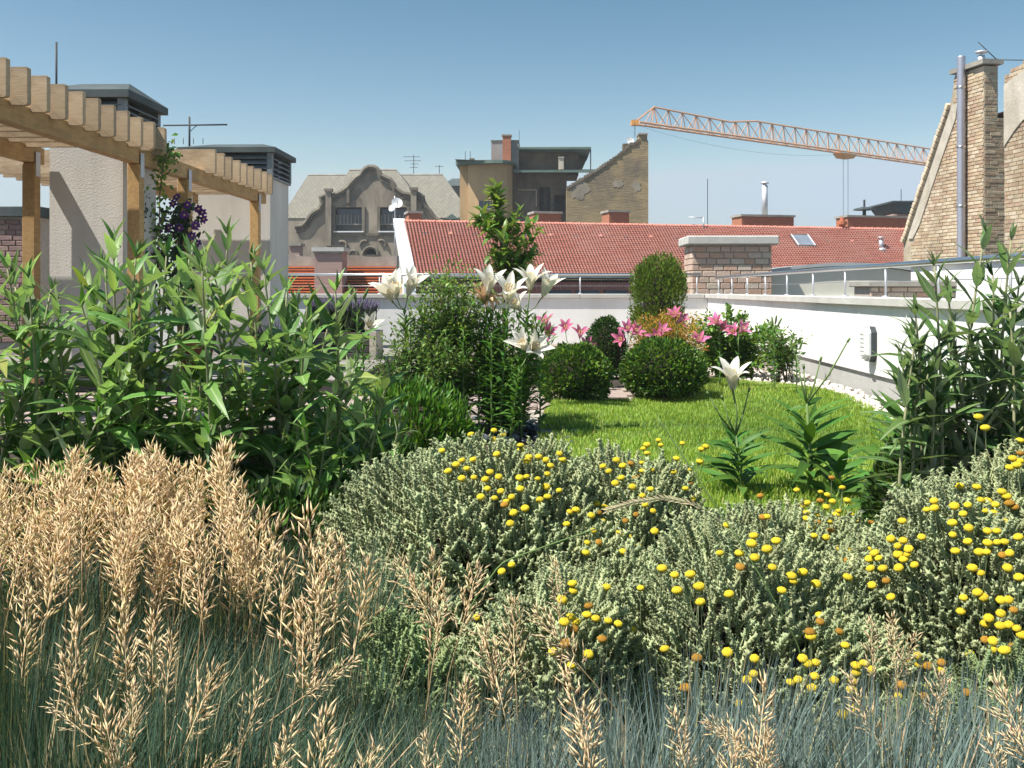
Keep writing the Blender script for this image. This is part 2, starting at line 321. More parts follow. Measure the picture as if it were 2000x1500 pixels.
def frame(pos, d, up, s=1., sy=None, roll=0.):
    d = Vector(d).normalized(); up = Vector(up); z = up - d * up.dot(d)
    if z.length < 1e-4: z = Vector((1, 0, 0)) - d * d.x
    z.normalize(); y = z.cross(d)
    if roll: q = Matrix.Rotation(roll, 3, d); y = q @ y; z = q @ z
    sy = s if sy is None else sy
    return Matrix(((d.x * s, y.x * sy, z.x * s, pos[0]), (d.y * s, y.y * sy, z.y * s, pos[1]), (d.z * s, y.z * sy, z.z * s, pos[2]), (0, 0, 0, 1)))
def leaf(W=.13, n=5, droop=.2, fold=.25, peak=.42, wave=0., twist=0., serr=0.):
    """unit-length leaf along +x, face up +z"""
    v = []; f = []
    for i in range(n + 1):
        t = i / n; x = t * (1 - .1 * droop * t); z = -droop * t * t
        w = W * (max(0.02, math.sin(math.pi * t ** (math.log(.5) / math.log(peak)))) if 0 < i < n else .03)
        if serr and 0 < i < n: w *= 1 + serr * (1 if i % 2 else -1)
        a = twist * t
        for k in (-1, 0, 1):
            yy = k * w; zz = abs(k) * fold * w + wave * math.sin(t * 9 + k)
            v.append((x, yy * math.cos(a) - zz * math.sin(a), z + yy * math.sin(a) + zz * math.cos(a)))
    for i in range(n):
        for k in range(2): a = i * 3 + k; f.append((a, a + 3, a + 4, a + 1))
    return np.array(v), np.array(f)
def leaf_mesh(name, material, **kw):
    v, f = leaf(**kw); f = f[:, ::-1] if False else f
    return np_mesh(name, v, f[:, [0, 1, 2, 3]], [material], None, True)
def quadleaf(W=.4, fold=.25):
    return np.array([(0, 0, 0), (.45, -W / 2, fold * W), (1, 0, -.06), (.45, W / 2, fold * W)]), np.array([(0, 1, 2), (0, 2, 3)])
def rnd(a, b): return random.uniform(a, b)
def rvec(): return Vector(RNG.normal(size=3)).normalized()
# ------------------------------------------------------------------ setting: ground, terrace
def sheet(name, pts, z, m, kind='structure', parent=None):
    o = G().add([(x, y, z) for x, y in pts], [tuple(range(len(pts)))]).obj(name, m, parent, fix=False)
    return tag(o, kind=kind)
sheet('ground', [(-1500, -500), (1500, -500), (1500, 2500), (-1500, 2500)], -18, 'city')
XR = 2.97; YB = 17.48
tag(G().box(-9, XR + .3, -3, YB + .3, -18, -.06).obj('terrace_slab', 'slab'), kind='structure')
# soil of the planting beds, gently heaved
nx, ny = 60, 110
gx = np.linspace(-8.9, XR, nx); gy = np.linspace(-2.9, YB, ny); XX, YY = np.meshgrid(gx, gy)
ZZ = .012 * np.sin(XX * 5 + 1.3 * np.sin(YY * 3)) * np.sin(YY * 4.1) - .015
idx = np.arange(nx * ny).reshape(ny, nx)
q = np.stack([idx[:-1, :-1], idx[:-1, 1:], idx[1:, 1:], idx[1:, :-1]], -1).reshape(-1, 4)
tag(link(bpy.data.objects.new('soil_bed', np_mesh('soil_bed', np.stack([XX, YY, ZZ], -1).reshape(-1, 3), q, ['soil'], smooth=True))), kind='structure')
# lawn: sheet + blades
LAWN = [(.10, 3.95), (2.62, 3.95), (2.62, 8.6), (2.45, 9.8), (2.0, 10.3), (1.3, 10.35), (.95, 9.6), (.9, 8.65), (.3, 8.6), (.12, 8.0), (.02, 7.0), (0.0, 6.0)]
LAWN2 = [(-2.15, 9.6), (-1.6, 8.75), (-.5, 8.9), (-.3, 10.4), (-1.4, 10.7), (-1.9, 10.4)]
def inside(pts, x, y):
    c = np.zeros(np.shape(x), bool); n = len(pts)
    for i in range(n):
        x0, y0 = pts[i]; x1, y1 = pts[(i + 1) % n]
        c ^= ((y0 > y) != (y1 > y)) & (x < (x1 - x0) * (y - y0) / (y1 - y0 + 1e-12) + x0)
    return c
def turf_z(x, y): return .035 + .02 * np.sin(x * 2.1 + y) + .014 * np.sin(y * 2.7 + x * 1.3) - .05 * np.exp(-((y - 6.55 - .12 * np.sin(x * 2)) / .09) ** 2) * (x > -.2)
for poly, nm, dens in ((LAWN, 'lawn', 5200), (LAWN2, 'lawn', 2500)):
    x0, x1 = min(p[0] for p in poly), max(p[0] for p in poly); y0, y1 = min(p[1] for p in poly), max(p[1] for p in poly)
    st = .06; ax = np.arange(x0, x1, st); ay = np.arange(y0, y1, st); A, B = np.meshgrid(ax, ay)
    V = np.stack([A, B, turf_z(A, B) - .012], -1).reshape(-1, 3); idx = np.arange(A.size).reshape(A.shape)
    q = np.stack([idx[:-1, :-1], idx[:-1, 1:], idx[1:, 1:], idx[1:, :-1]], -1).reshape(-1, 4)
    cc = V[q].mean(1); q = q[inside(poly, cc[:, 0], cc[:, 1])]
    lo = tag(link(bpy.data.objects.new(nm, np_mesh(nm, V, q, ['lawn'], smooth=True))), kind='structure')
    N = int((x1 - x0) * (y1 - y0) * dens); X = RNG.uniform(x0, x1, N); Y = RNG.uniform(y0, y1, N); k = inside(poly, X, Y); X = X[k]; Y = Y[k]; N = len(X)
    clump = .5 + .5 * np.sin(X * 9 + np.sin(Y * 7)) * np.sin(Y * 8 + X * 3)
    h = RNG.uniform(.018, .038, N) * (.75 + .5 * clump) * (1 + .5 * (Y < 5.5)); ang = RNG.uniform(0, 2 * np.pi, N); le = RNG.uniform(.15, .9, N) * h
    w = RNG.uniform(.0016, .003, N); Z = turf_z(X, Y) - .012
    wx, wy = -np.sin(ang) * w, np.cos(ang) * w
    P = np.zeros((N, 5, 3)); P[:, 0] = np.stack([X - wx, Y - wy, Z], -1); P[:, 1] = np.stack([X + wx, Y + wy, Z], -1)
    mx, my = X + np.cos(ang) * le * .4, Y + np.sin(ang) * le * .4
    P[:, 2] = np.stack([mx + wx * .8, my + wy * .8, Z + h * .6], -1); P[:, 3] = np.stack([mx - wx * .8, my - wy * .8, Z + h * .6], -1)
    P[:, 4] = np.stack([X + np.cos(ang) * le, Y + np.sin(ang) * le, Z + h], -1)
    b = np.arange(N)[:, None] * 5
    T = np.concatenate([b + np.array([[0, 1, 2]]), b + np.array([[0, 2, 3]]), b + np.array([[3, 2, 4]])])
    patch = np.clip((np.sin(X * 1.7 + 2) * np.sin(Y * 1.1 + .6)) * .5 + .45 + RNG.normal(0, .22, N), 0, .999) * .94
    dryp = np.exp(-(((X - 1.75) / .45) ** 2 + ((Y - 7.9) / .6) ** 2)) * .9
    patch = np.where(RNG.random(N) < dryp * .55, .97 + .02 * RNG.random(N), patch)
    tag(link(bpy.data.objects.new('grass_blades', np_mesh('grass_blades', P.reshape(-1, 3), T, ['grass'], np.repeat(patch, 5))), lo), kind='stuff')
# paving between lawn and deck
pav = tag(G().box(-4.6, .95, 6.95, 9.55, -.05, -.006).obj('paved_path', 'mortar'), kind='structure')
pm = G().box(-.197, .197, -.097, .097, 0, .022, b=.006).mesh('paver', 'paver')
for j in range(13):
    for i in range(14):
        x = -4.4 + i * .4 + (.2 if j % 2 else 0); y = 7.05 + j * .2
        if x > .2 and y < 8.75: continue
        if inside(LAWN2, x, y) or x > .8: continue
        if y < 7.9 and x > -.35: continue
        place('paver', pm, pav, Matrix.Translation((x, y, -.006 + rnd(-.002, .002))) @ Matrix.Rotation(rnd(-.01, .01), 4, 'Z'))
sheet('back_paving', [(-1.72, 10.75), (XR - .03, 10.75), (XR - .03, YB), (-1.72, YB)], .012, 'paver')
# timber deck with planter
dk = tag(G().box(-6.5, -1.72, 9.0, 14.5, -.02, .11).obj('deck', 'darkwood'), kind='structure')
plm = G().box(-2.4, 2.4, -.132, .132, 0, .028, b=.004).mesh('plank', 'deck')
for j in range(20): place('plank', plm, dk, Matrix.Translation((-4.12 + rnd(-.01, .01), 9.14 + j * .275, .112)))
# pebbles along the right wall
pv, pf = [], []
bm = bmesh.new(); bmesh.ops.create_icosphere(bm, subdivisions=1, radius=1)
pa = (np.array([v.co[:] for v in bm.verts]), np.array([[v.index for v in f.verts] for f in bm.faces])); bm.free()
ms = []
for i in range(2300):
    y = rnd(4.5, 11.5); w = .40 if y < 8 else .40 + (y - 8) * .2
    x = XR - .02 - w * random.random(); r = rnd(.014, .030)
    ms.append(np.array(Matrix.LocRotScale((x, y, rnd(0, .03)), Vector((rnd(0, 6), rnd(0, 6), rnd(0, 6))).to_track_quat('Z', 'Y'), (r, r * rnd(.7, 1.2), r * rnd(.55, .8)))))
tag(scatter('pebbles', pa, ms, 'pebble', smooth=True), 'pale rounded pebbles strewn along the foot of the white wall', 'pebbles', kind='stuff')
ms = []
for i in range(420):
    x, y = rnd(-1.3, .25), rnd(6.0, 7.4); r = rnd(.02, .05)
    ms.append(np.array(Matrix.LocRotScale((x, y, rnd(0, .02)), Vector((rnd(-1, 1), rnd(-1, 1), 1)).to_track_quat('Z', 'Y'), (r, r * rnd(.5, 1), r * .25))))
tag(scatter('slate_chips', pa, ms, 'slate_chip'), 'dark slate chippings on the soil below the white lilies', 'chippings', kind='stuff')
# ------------------------------------------------------------------ parapet walls, coping, railing, lamp
CT, CB, PL = .888, .81, .205
w = thing('parapet_wall', 'bright white parapet wall with grey plinth along the right of the lawn', 'wall', (XR, 10, 0))
G().box(0, .28, -9, YB - 10 + .25, PL, CB).obj('wall_face', 'white', w)
G().box(.025, .28, -9, YB - 10 + .25, -.05, PL - .004).obj('plinth', 'plinth', w)
for i in range(14):
    a = -9 + i * 1.18; G().box(-.05, .34, a + .003, a + 1.177, CB + .002, CT, b=.008).obj('coping_stone', 'cap', w)
w2 = thing('parapet_wall', 'pale grey-white parapet wall across the back of the terrace', 'wall', (0, YB, 0))
G().box(-9, XR - .003, 0, .25, -.05, CB).obj('wall_face', 'white', w2)
for i in range(11):
    a = -9 + i * 1.083; G().box(a + .003, min(a + 1.08, XR - .053), -.05, .3, CB + .002, CT, b=.008).obj('coping_stone', 'cap', w2)
ZR = 1.17
def railing(name, label, a, b, posts, zr):
    a = Vector(a); b = Vector(b); d = (b - a).normalized(); r = thing(name, label, 'railing', a)
    G().tube([(0, 0, zr), tuple(b - a + Vector((0, 0, zr)))], .024, 10).obj('handrail', 'steel', r, True)
    G().tube([(0, 0, CT + .14), tuple(b - a + Vector((0, 0, CT + .14)))], .0035, 5).obj('wire', 'steel', r, True)
    for t in posts:
        p = d * t; G().tube([p + Vector((0, 0, CT)), p + Vector((0, 0, zr - .03))], .011, 8).tube([p + Vector((0, 0, zr - .05)), p + Vector((0, 0, zr))], .007, 6).tube([p + Vector((0, 0, CT)), p + Vector((0, 0, CT + .012))], .035, 10).obj('baluster', 'galv', r, True)
    return r
railing('handrail_railing', 'stainless steel railing on the coping of the right-hand white wall', (XR + .13, 2.5, 0), (XR + .13, YB - .1, 0), [.6 + 1.17 * i for i in range(13)], ZR)
railing('handrail_railing', 'long thin steel railing on the coping of the back parapet', (-6, YB + .1, 0), (XR - .1, YB + .1, 0), [1.2, 3.2, 5.1, 6.75, 7.7, 8.8], 1.23)
# bulkhead lamp on the wall
yl = F * XR / (1700 - 1050); zl = .95 - (671 - HZ) / F * yl
lp = thing('bulkhead_lamp', 'octagonal bulkhead lamp with ribbed glass on the white wall', 'wall lamp', (XR, yl, zl))
def oct_ring(x, hw, hh, ch): return [(x, -hw, -hh + ch), (x, -hw + ch, -hh), (x, hw - ch, -hh), (x, hw, -hh + ch), (x, hw, hh - ch), (x, hw - ch, hh), (x, -hw + ch, hh), (x, -hw, hh - ch)]
def loft(rings, m, nm, par, cap=True):
    g = G(); n = 8; v = [p for r_ in rings for p in r_]; f = [(i * n + k, i * n + (k + 1) % n, (i + 1) * n + (k + 1) % n, (i + 1) * n + k) for i in range(len(rings) - 1) for k in range(n)]
    if cap: f += [tuple(range(n))[::-1], tuple((len(rings) - 1) * n + k for k in range(n))]
    return g.add(v, f).obj(nm, m, par)
loft([oct_ring(0, .095, .155, .05), oct_ring(-.045, .095, .155, .05), oct_ring(-.052, .09, .15, .05)], 'iron', 'housing', lp)
gl = loft([oct_ring(-.053, .082, .142, .045), oct_ring(-.09, .074, .132, .042), oct_ring(-.102, .06, .115, .036)], 'lampglass', 'glass_cover', lp)
for k in range(6): G().box(-.106, -.1, -.052, .052, -.098 + k * .037, -.088 + k * .037).obj('rib', 'lampglass', gl)
loft([oct_ring(-.0525, .094, .154, .05), oct_ring(-.064, .091, .151, .05)], 'galv', 'rim', lp)
# ------------------------------------------------------------------ pergola
pg = thing('wooden_pergola', 'larch pergola with deep overhanging rafters on the left', 'pergola', (-3.66, 9, 0))
ox, oy = -3.66, 9
def wb(nm, x0, x1, y0, y1, z0, z1, m='wood', b=.005, par=pg): return G().box(x0 - ox, x1 - ox, y0 - oy, y1 - oy, z0, z1, b=b).obj(nm, m, par)
for (y, side) in ((9.0, 1), (10.25, 1), (12.85, 1), (8.9, 0), (10.3, 0), (12.9, 0), (6.1, 1), (6.1, 0)):
    x0 = -3.725 if side else -4.64
    p = wb('post', x0, x0 + .115, y - .055, y + .055, .1 if y > 8 else 0, 2.1)
    for xa in (x0 - .006, x0 + .116): G().box(xa - ox, xa + .005 - ox, y - .04 - oy, y + .04 - oy, 1.98, 2.2).obj('bracket', 'galv', p)
for x0 in (-3.72, -4.635):
    wb('beam', x0, x0 + .1, 5.6, 9.45 if x0 > -4 else 9.05, 2.103, 2.255)
    wb('beam', x0, x0 + .1, 9.453 if x0 > -4 else 9.95, 13.2, 2.103, 2.255)
def rafter():
    pr = [(-1.3, 0), (1.185, 0), (1.2, .012), (1.2, .255), (1.195, .26), (-1.3, .26)]
    return G().plate([(x - 1.2, z) for x, z in pr], [], -.027, .027).mesh('rafter', 'woodx')
rm = rafter(); rm2 = G().plate([(-.34, 0), (-.04, 0), (0, .03), (0, .25), (-.01, .26), (-.34, .26)], [], -.027, .027).mesh('rafter', 'woodx')
for y in [6.76 + .28 * k for k in range(-4, 10)] + [10.76 + .29 * k for k in range(9)]:
    place('rafter', rm2 if 8.9 < y < 9.9 else rm, pg, Matrix.Translation((-3.5 - ox + rnd(-.008, .008), y - oy, 2.222 + rnd(-.004, .004))))
# ------------------------------------------------------------------ rendered chimney shafts with louvred zinc hats
def shaft(label, x0, x1, y0, y1, zt, zl0, zl1, zr):
    r = thing('chimney_shaft', label, 'chimney', ((x0 + x1) / 2, y0, 0)); cx = (x0 + x1) / 2
    a, b, d = x0 - cx, x1 - cx, y1 - y0
    G().box(a, b, 0, d, 0, zt).obj('shaft_wall', 'render', r)
    G().box(a - .03, b + .03, -.03, d + .03, zt, zt + .03).obj('flashing', 'louver', r)
    G().box(a + .12, b - .12, .12, d - .12, zt + .03, zl1).obj('flue_core', 'iron', r)
    n = 4; st = (zl1 - zl0) / n
    for k in range(n):
        z = zl0 + k * st
        g = G(); e = .035
        for (p, q_, nx_, ny_) in (((a, 0), (b, 0), 0, -1), ((b, 0), (b, d), 1, 0), ((b, d), (a, d), 0, 1), ((a, d), (a, 0), -1, 0)):
            o1 = (p[0] + nx_ * e, p[1] + ny_ * e); o2 = (q_[0] + nx_ * e, q_[1] + ny_ * e)
            g.add([(*o1, z), (*o2, z), (q_[0] - nx_ * .03, q_[1] - ny_ * .03, z + st * .75), (p[0] - nx_ * .03, p[1] - ny_ * .03, z + st * .75),
                   (*o1, z - .008), (*o2, z - .008), (q_[0] - nx_ * .03, q_[1] - ny_ * .03, z + st * .75 - .01), (p[0] - nx_ * .03, p[1] - ny_ * .03, z + st * .75 - .01)],
                  [(0, 1, 2, 3), (7, 6, 5, 4), (0, 4, 5, 1), (3, 2, 6, 7)])
        g.obj('louvre_slat', 'louver', r)
    for (px_, py_) in ((a, 0), (b, 0), (a, d), (b, d)): G().box(px_ - .035, px_ + .035, py_ - .035, py_ + .035, zt + .032, zl1 - .002).obj('corner_post', 'louver', r)
    e = .09; a0, b0, c0, d0 = a - e, b + e, -e, d + e; m = .28 * (b - a)
    g = G(); zb = zl1
    v = [(a0, c0, zb), (b0, c0, zb), (b0, d0, zb), (a0, d0, zb), (a0, c0, zb + .07), (b0, c0, zb + .07), (b0, d0, zb + .07), (a0, d0, zb + .07), (a0 + m, (c0 + d0) / 2, zr), (b0 - m, (c0 + d0) / 2, zr)]
    g.add(v, [(3, 2, 1, 0), (0, 1, 5, 4), (1, 2, 6, 5), (2, 3, 7, 6), (3, 0, 4, 7), (4, 5, 9, 8), (6, 7, 8, 9), (5, 6, 9), (7, 4, 8)]).obj('hat', 'zinc', r)
    return r
shaft('tall grey rendered chimney shaft at left, its hat half hidden by rafters', -4.515, -3.83, 9.1, 9.9, 2.44, 2.49, 2.72, 2.94)
shaft('grey rendered chimney shaft behind the far pergola bay', -4.75, -3.60, 13.32, 14.3, 2.46, 2.52, 2.80, 2.99)
# rods and aerials on the shafts
def pole(label, cat, p0, p1, r, nm, m='iron', extra=None):
    o = thing(nm, label, cat, p0); d = Vector(p1) - Vector(p0); G().tube([(0, 0, 0), d], r, 6).obj('mast', m, o, True)
    for (nm2, a, b, rr) in extra or []: G().tube([a, b], rr, 5).obj(nm2, m, o, True)
    return o
p = PY(110, 165, 9.9); pole('thin lightning rod rising behind the near rafters', 'lightning rod', (p.x, 9.9, 2.6), (p.x, 9.9, PY(110, 82, 9.9).z), .011, 'lightning_rod')
p = PY(370, 275, 13.9); s_ = 13.9 / F
pole('roof aerial with one long crossbar above the far louvred shaft', 'aerial', (p.x, 13.9, 2.86), (p.x, 13.9, .95 + 342 * s_), .014, 'roof_aerial', 'iron',
     [('crossbar', (-52 * s_, 0, .95 + 325 * s_ - 2.86), (75 * s_, 0, .95 + 326 * s_ - 2.86), .012), ('brace', (0, 0, .95 + 312 * s_ - 2.86), (14 * s_, 0, .95 + 324 * s_ - 2.86), .006)]
     + [('element', (dx * s_, 0, .95 + 300 * s_ - 2.86), (dx * s_, 0, .95 + 288 * s_ - 2.86), .005) for dx in (-30, -12, 8, 27)])
# ------------------------------------------------------------------ brickwork
def bricks(parent, base, ux, n, poly, bw, bh, mats, depth=.05, gap=.010, limit=300, skip=None):
    """bricks over a polygon (u,z) on the vertical plane base+u*ux, facing n; parent at identity rotation"""
    L = parent.location; meshes = {}; us = [p[0] for p in poly]; zs = [p[1] for p in poly]; cells = []
    k = 0; z = min(zs)
    while z + bh <= max(zs) + bh * .5:
        u = min(us) - (bw / 2 if k % 2 else 0); i = 0
        while u < max(us):
            w_ = bw if (i + k) % 3 else bw * .72
            ua, ub = max(u, min(us)), min(u + w_, max(us))
            if ub - ua > .05 and inside(poly, np.array((ua + ub) / 2), np.array(z + bh / 2)): cells.append((ua, z, ub - ua))
            u += w_; i += 1
        z += bh; k += 1
    cells.sort(key=lambda c: (CAM - (base + ux * c[0] + Vector((0, 0, c[1])))).length)
    rest = G()
    R = Matrix(((ux.x, -n.x, 0, 0), (ux.y, -n.y, 0, 0), (0, 0, 1, 0), (0, 0, 0, 1)))
    for ci, (u, z, w_) in enumerate(cells):
        mi = random.randrange(len(mats)); key = (mi, round(w_, 4))
        proud = rnd(-.004, .005)
        if ci < limit:
            if key not in meshes:
                e = min(.008, bh * .08)
                meshes[key] = G().box(gap / 2, w_ - gap / 2, 0, depth, gap / 2, bh - gap / 2, b=e).mesh('brick', mats[mi])
            p_ = base + ux * u + n * (.006 + proud) + Vector((0, 0, z)) - L
            place('brick', meshes[key], parent, Matrix.Translation(p_) @ R)
        else:
            p_ = base + ux * u + n * (.006 + proud) + Vector((0, 0, z)) - L; e1 = ux * (w_ - gap); e2 = -n * depth; e3 = Vector((0, 0, bh - gap))
            p_ = p_ + ux * gap / 2 + Vector((0, 0, gap / 2))
            rest.hexa([p_, p_ + e1, p_ + e1 + e2, p_ + e2, p_ + e3, p_ + e1 + e3, p_ + e1 + e2 + e3, p_ + e2 + e3], mi)
    if rest.v: tag(rest.obj('brickwork', mats, parent), kind='stuff')
X1, Y1, Z1 = Vector((1, 0, 0)), Vector((0, 1, 0)), Vector((0, 0, 1))
# brick chimney stack beyond the parapet
yc = 19.2; a = GX(1352, yc); b = GX(1508, yc); dpt = 1.0; zt = PY(1400, 478, yc).z
ch = thing('brick_chimney', 'broad pale brick chimney with concrete cap beyond the corner of the parapet', 'chimney', ((a + b) / 2, yc, -2))
G().box(a - ch.location.x + .02, b - ch.location.x - .02, .02, dpt, -16, zt + 2).obj('core', 'mortar', ch)
a0 = a
bricks(ch, Vector((a, yc, 0)), X1, -Y1, [(0, .5), (b - a, .5), (b - a, zt), (0, zt)], .27, .118, PB, .06, .014)
bricks(ch, Vector((a, yc + dpt, 0)), -Y1, -X1, [(0, .5), (dpt, .5), (dpt, zt), (0, zt)], .25, .118, PB, .06, .014)
G().box(a - ch.location.x - .11, b - ch.location.x + .11, -.12, dpt + .1, zt + 2, zt + 2.17, b=.02).obj('cap', 'cap', ch)
# brick chimney at the far left
yc = 13.2; a = GX(-90, yc); b = GX(72, yc); zt = PY(0, 424, yc).z
ch = thing('brick_chimney', 'brick chimney with dark cap at the left edge behind a pergola post', 'chimney', ((a + b) / 2, yc, 0))
G().box(a - ch.location.x + .02, b - ch.location.x - .02, .02, .9, -.05, zt).obj('core', 'mortar', ch)
bricks(ch, Vector((a, yc, 0)), X1, -Y1, [(0, .25), (b - a, .25), (b - a, zt), (0, zt)], .19, .072, [mat('dusky_brick_%d' % i, c, .9, .2, 12, .4, 50, obvar=.15) for i, c in enumerate([(.27, .18, .16), (.31, .22, .19), (.24, .16, .15)])], .06, .012)
G().box(a - ch.location.x - .06, b - ch.location.x + .06, -.07, 1, zt, zt + .14, b=.01).obj('cap', 'zinc', ch)
# low brick upstand with slab, right
yc = 14.6; a = GX(1700, yc); b = GX(1905, yc); zt = PY(1750, 560, yc).z
ch = thing('brick_upstand', 'low brick upstand with stone slab behind the right railing', 'upstand', ((a + b) / 2, yc, -1))
G().box(a - ch.location.x + .02, b - ch.location.x - .02, .02, .8, -17, zt + 1).obj('core', 'mortar', ch)
bricks(ch, Vector((a, yc, 0)), X1, -Y1, [(0, .55), (b - a, .55), (b - a, zt), (0, zt)], .24, .075, PB, .06, .012)
G().box(a - ch.location.x - .05, b - ch.location.x + .05, -.07, .85, zt + 1, zt + 1.085, b=.01).obj('cap', 'concrete_old', ch)
# vaulted metal roof
yc = 19.6; a = GX(1452, yc); b = GX(1862, yc); cx = (a + b) / 2; hw = (b - a) / 2; zt = PY(1640, 520, yc).z; zb = PY(1640, 573, yc).z
va = thing('vaulted_roof', 'shallow grey vaulted metal roof with beige end wall beyond the railing', 'roof', (cx, yc, -1))
arc = [(hw * math.cos(t), zb + 1 + (zt - zb) * math.sin(t)) for t in np.linspace(0, math.pi, 25)]
G().plate([(hw, -17), *arc, (-hw, -17)], [], 0, 4).obj('end_wall', 'vaultface', va)
o2 = [((hw + .12) * math.cos(t), zb + 1 + .005 + (zt - zb) * math.sin(t)) for t in np.linspace(0, math.pi, 25)]
o3 = [((hw + .12) * math.cos(t), zb + 1.07 + (zt - zb) * math.sin(t)) for t in np.linspace(0, math.pi, 25)]
G().plate(o3 + o2[::-1], [], -.07, 4.1).obj('roof_sheet', 'leadgrey', va)
G().box(-hw - .1, hw + .1, -.06, -.003, zb + .75 , zb + .93).obj('flashing', 'white_metal', va)
# white neighbouring wall at right
nw = thing('neighbour_wall', 'white wall of the neighbouring terrace at the foot of the brick gable', 'wall', (6.05, 12, 0))
G().box(0, .3, -5, 4.3, -18, 1.33).obj('wall_face', 'white', nw); G().box(-.05, .35, -5, 4.33, 1.333, 1.42).obj('coping', 'cap', nw)
# ------------------------------------------------------------------ big brick fire wall at right
A = PY(1764, HZ, 24.5); B = PY(1922, HZ, 21.5); A.z = B.z = 0; U = (B - A).normalized(); Nn = Vector((U.y, -U.x, 0))
def onpl(px, py):
    d = ray(px, py); t = (A - CAM).dot(Nn) / d.dot(Nn); p_ = CAM + d * t; return ((p_ - A).dot(U), p_.z)
fw = thing('brick_gable_wall', 'tall sloping yellow brick gable with chimney stack and plaster scars at right', 'building', A)
UZ = lambda u, y, z: tuple(U * u - Nn * y + Z1 * z)
zs = onpl(1921, 232)[1]; prof = [onpl(1764, 520), onpl(1764, 472), onpl(1844, 232), (onpl(1921, 232)[0], zs), onpl(1921, 520)]; stk = [onpl(1845, 228), onpl(1858, 190), onpl(1864, 148), (onpl(1921, 148)[0], onpl(1864, 148)[1]), (onpl(1921, 228)[0], zs + .01), (onpl(1845, 228)[0], zs + .01)]; G().plate(stk[1:-1] + [(onpl(1845, 228)[0], zs + .01)], [], .012, .34, T=UZ).obj('stack', 'old_mortar', fw)
prof = [(prof[0][0], -18)] + prof[1:-1] + [(prof[-1][0], -18)]
G().plate(prof, [], .012, .9, T=UZ).obj('wall_core', 'old_mortar', fw)
uE = onpl(1921, 400)[0]; bricks(fw, A + U * uE, -Nn, U, [(.02, .9), (.9, .9), (.9, zs), (.02, zs)], .26, .078, OB, .05, .010, limit=120); bricks(fw, A + U * uE, -Nn, U, [(.02, zs), (.34, zs), (.34, zs + 1.0), (.02, zs + 1.0)], .17, .078, OB, .05, .010, limit=40)
face = [onpl(1779, 512), onpl(1783, 468), onpl(1868, 205), onpl(1864, 150), onpl(1918, 140), onpl(1921, 512)]
bricks(fw, A.copy(), U, Nn, face, .26, .078, OB, .05, .012)
e0, e1 = onpl(1764, 474), onpl(1858, 190); dd = Vector((e1[0] - e0[0], e1[1] - e0[1], 0)); L_ = dd.length; dd.normalize()
rk = G().box(.01, .145, -.06, .30, -.05, .055, b=.01).mesh('brick', OB[3]); k = 0
nrm = Vector((dd.y, -dd.x, 0))
for k in range(int(L_ / .155)):  # raking brick-on-edge coping
    c = Vector((e0[0], e0[1], 0)) + dd * (k * .155)
    R = Matrix(((*(U * dd.x + Z1 * dd.y), 0), (*(-Nn), 0), (*(U * -nrm.x + Z1 * -nrm.y), 0), (0, 0, 0, 1))).transposed()
    place('brick', rk, fw, Matrix.Translation(Vector(UZ(c.x, rnd(-.01, .01), c.y))) @ R)
scar = [onpl(1775, 466), onpl(1783, 440), onpl(1862, 203), onpl(1872, 203), onpl(1868, 232), onpl(1838, 318), onpl(1797, 440), onpl(1784, 466)]
G().plate(scar, [], -.03, .05, T=UZ).obj('plaster_scar', 'plaster_old', fw)
q0, q1 = onpl(1861, 146), onpl(1926, 137)
G().plate([(q0[0] - .02, q0[1]), (q1[0], q0[1]), (q1[0], q0[1] + .1), (q0[0] - .02, q0[1] + .1)], [], -.08, .42, T=UZ).obj('stack_cap', 'concrete_old', fw)
q0 = onpl(1902, 122); q1 = onpl(1902, 108)
g = G(); c = Vector(UZ(q0[0], .18, 0)); g.tube([c + Z1 * (q0[1] - .05), c + Z1 * q1[1]], .075, 12); g.tube([c + Z1 * (q1[1] + .06), c + Z1 * (q1[1] + .09)], .13, 12); g.tube([c + Z1 * q1[1], c + Z1 * (q1[1] + .07)], .02, 6); g.obj('chimney_pot', 'galv', fw, True)
# steel flue pipe clamped on the wall
q0, q1 = onpl(1887, 520), onpl(1887, 136)
fl = thing('flue_pipe', 'long shiny steel flue pipe running up the brick gable', 'flue pipe', A + U * q0[0] + Nn * .12)
g = G(); pts = []; rr = []; z = q0[1] - .5
while z < q1[1]:
    pts += [(0, 0, z), (0, 0, z + .27), (0, 0, z + .272), (0, 0, z + .298)]; rr += [.088] * 4; z += .3
g.tube(pts, rr, 18).obj('pipe', 'flue', fl, True)
for z in np.arange(q0[1], q1[1] - .3, 1.3): G().tube([(0, 0, z), (0, 0, z + .04)], .101, 16).tube([(0, 0, z + .02), tuple(-Nn * .1 + Z1 * (z + .02))], .015, 6).obj('clamp', 'steel', fl, True)
# set-back dark bay and the right-hand block
def block(label, px0, px1, ytop, D0, D1, depth, mats, corem, bx=300, slope=0, lim=300):
    a = PY(px0, HZ, D0); b = PY(px1, HZ, D1); a.z = b.z = 0; u = (b - a).normalized(); n_ = Vector((u.y, -u.x, 0)); w_ = (b - a).length
    z0 = PY(px0, ytop, D0).z
    r = thing('brick_gable_wall', label, 'building', a); T = lambda x, y, z: tuple(u * x - n_ * y + Z1 * z)
    G().plate([(0, -18), (w_, -18), (w_, z0 + slope), (0, z0)], [], .012, depth, T=T).obj('wall_core', corem, r)
    if lim: bricks(r, a.copy(), u, n_, [(0, .9), (w_, .9), (w_, z0 + slope), (0, z0)], .26, .078, mats, .05, .012, limit=lim)
    return r, T, w_, z0, a, u, n_
r, T, w_, z0, a_, u_, n_ = block('low tiled roof with iron guardrail between the gable stack and right-edge block', 1915, 1990, 236, 22.9, 21.6, 2, OB, 'old_mortar', lim=0)
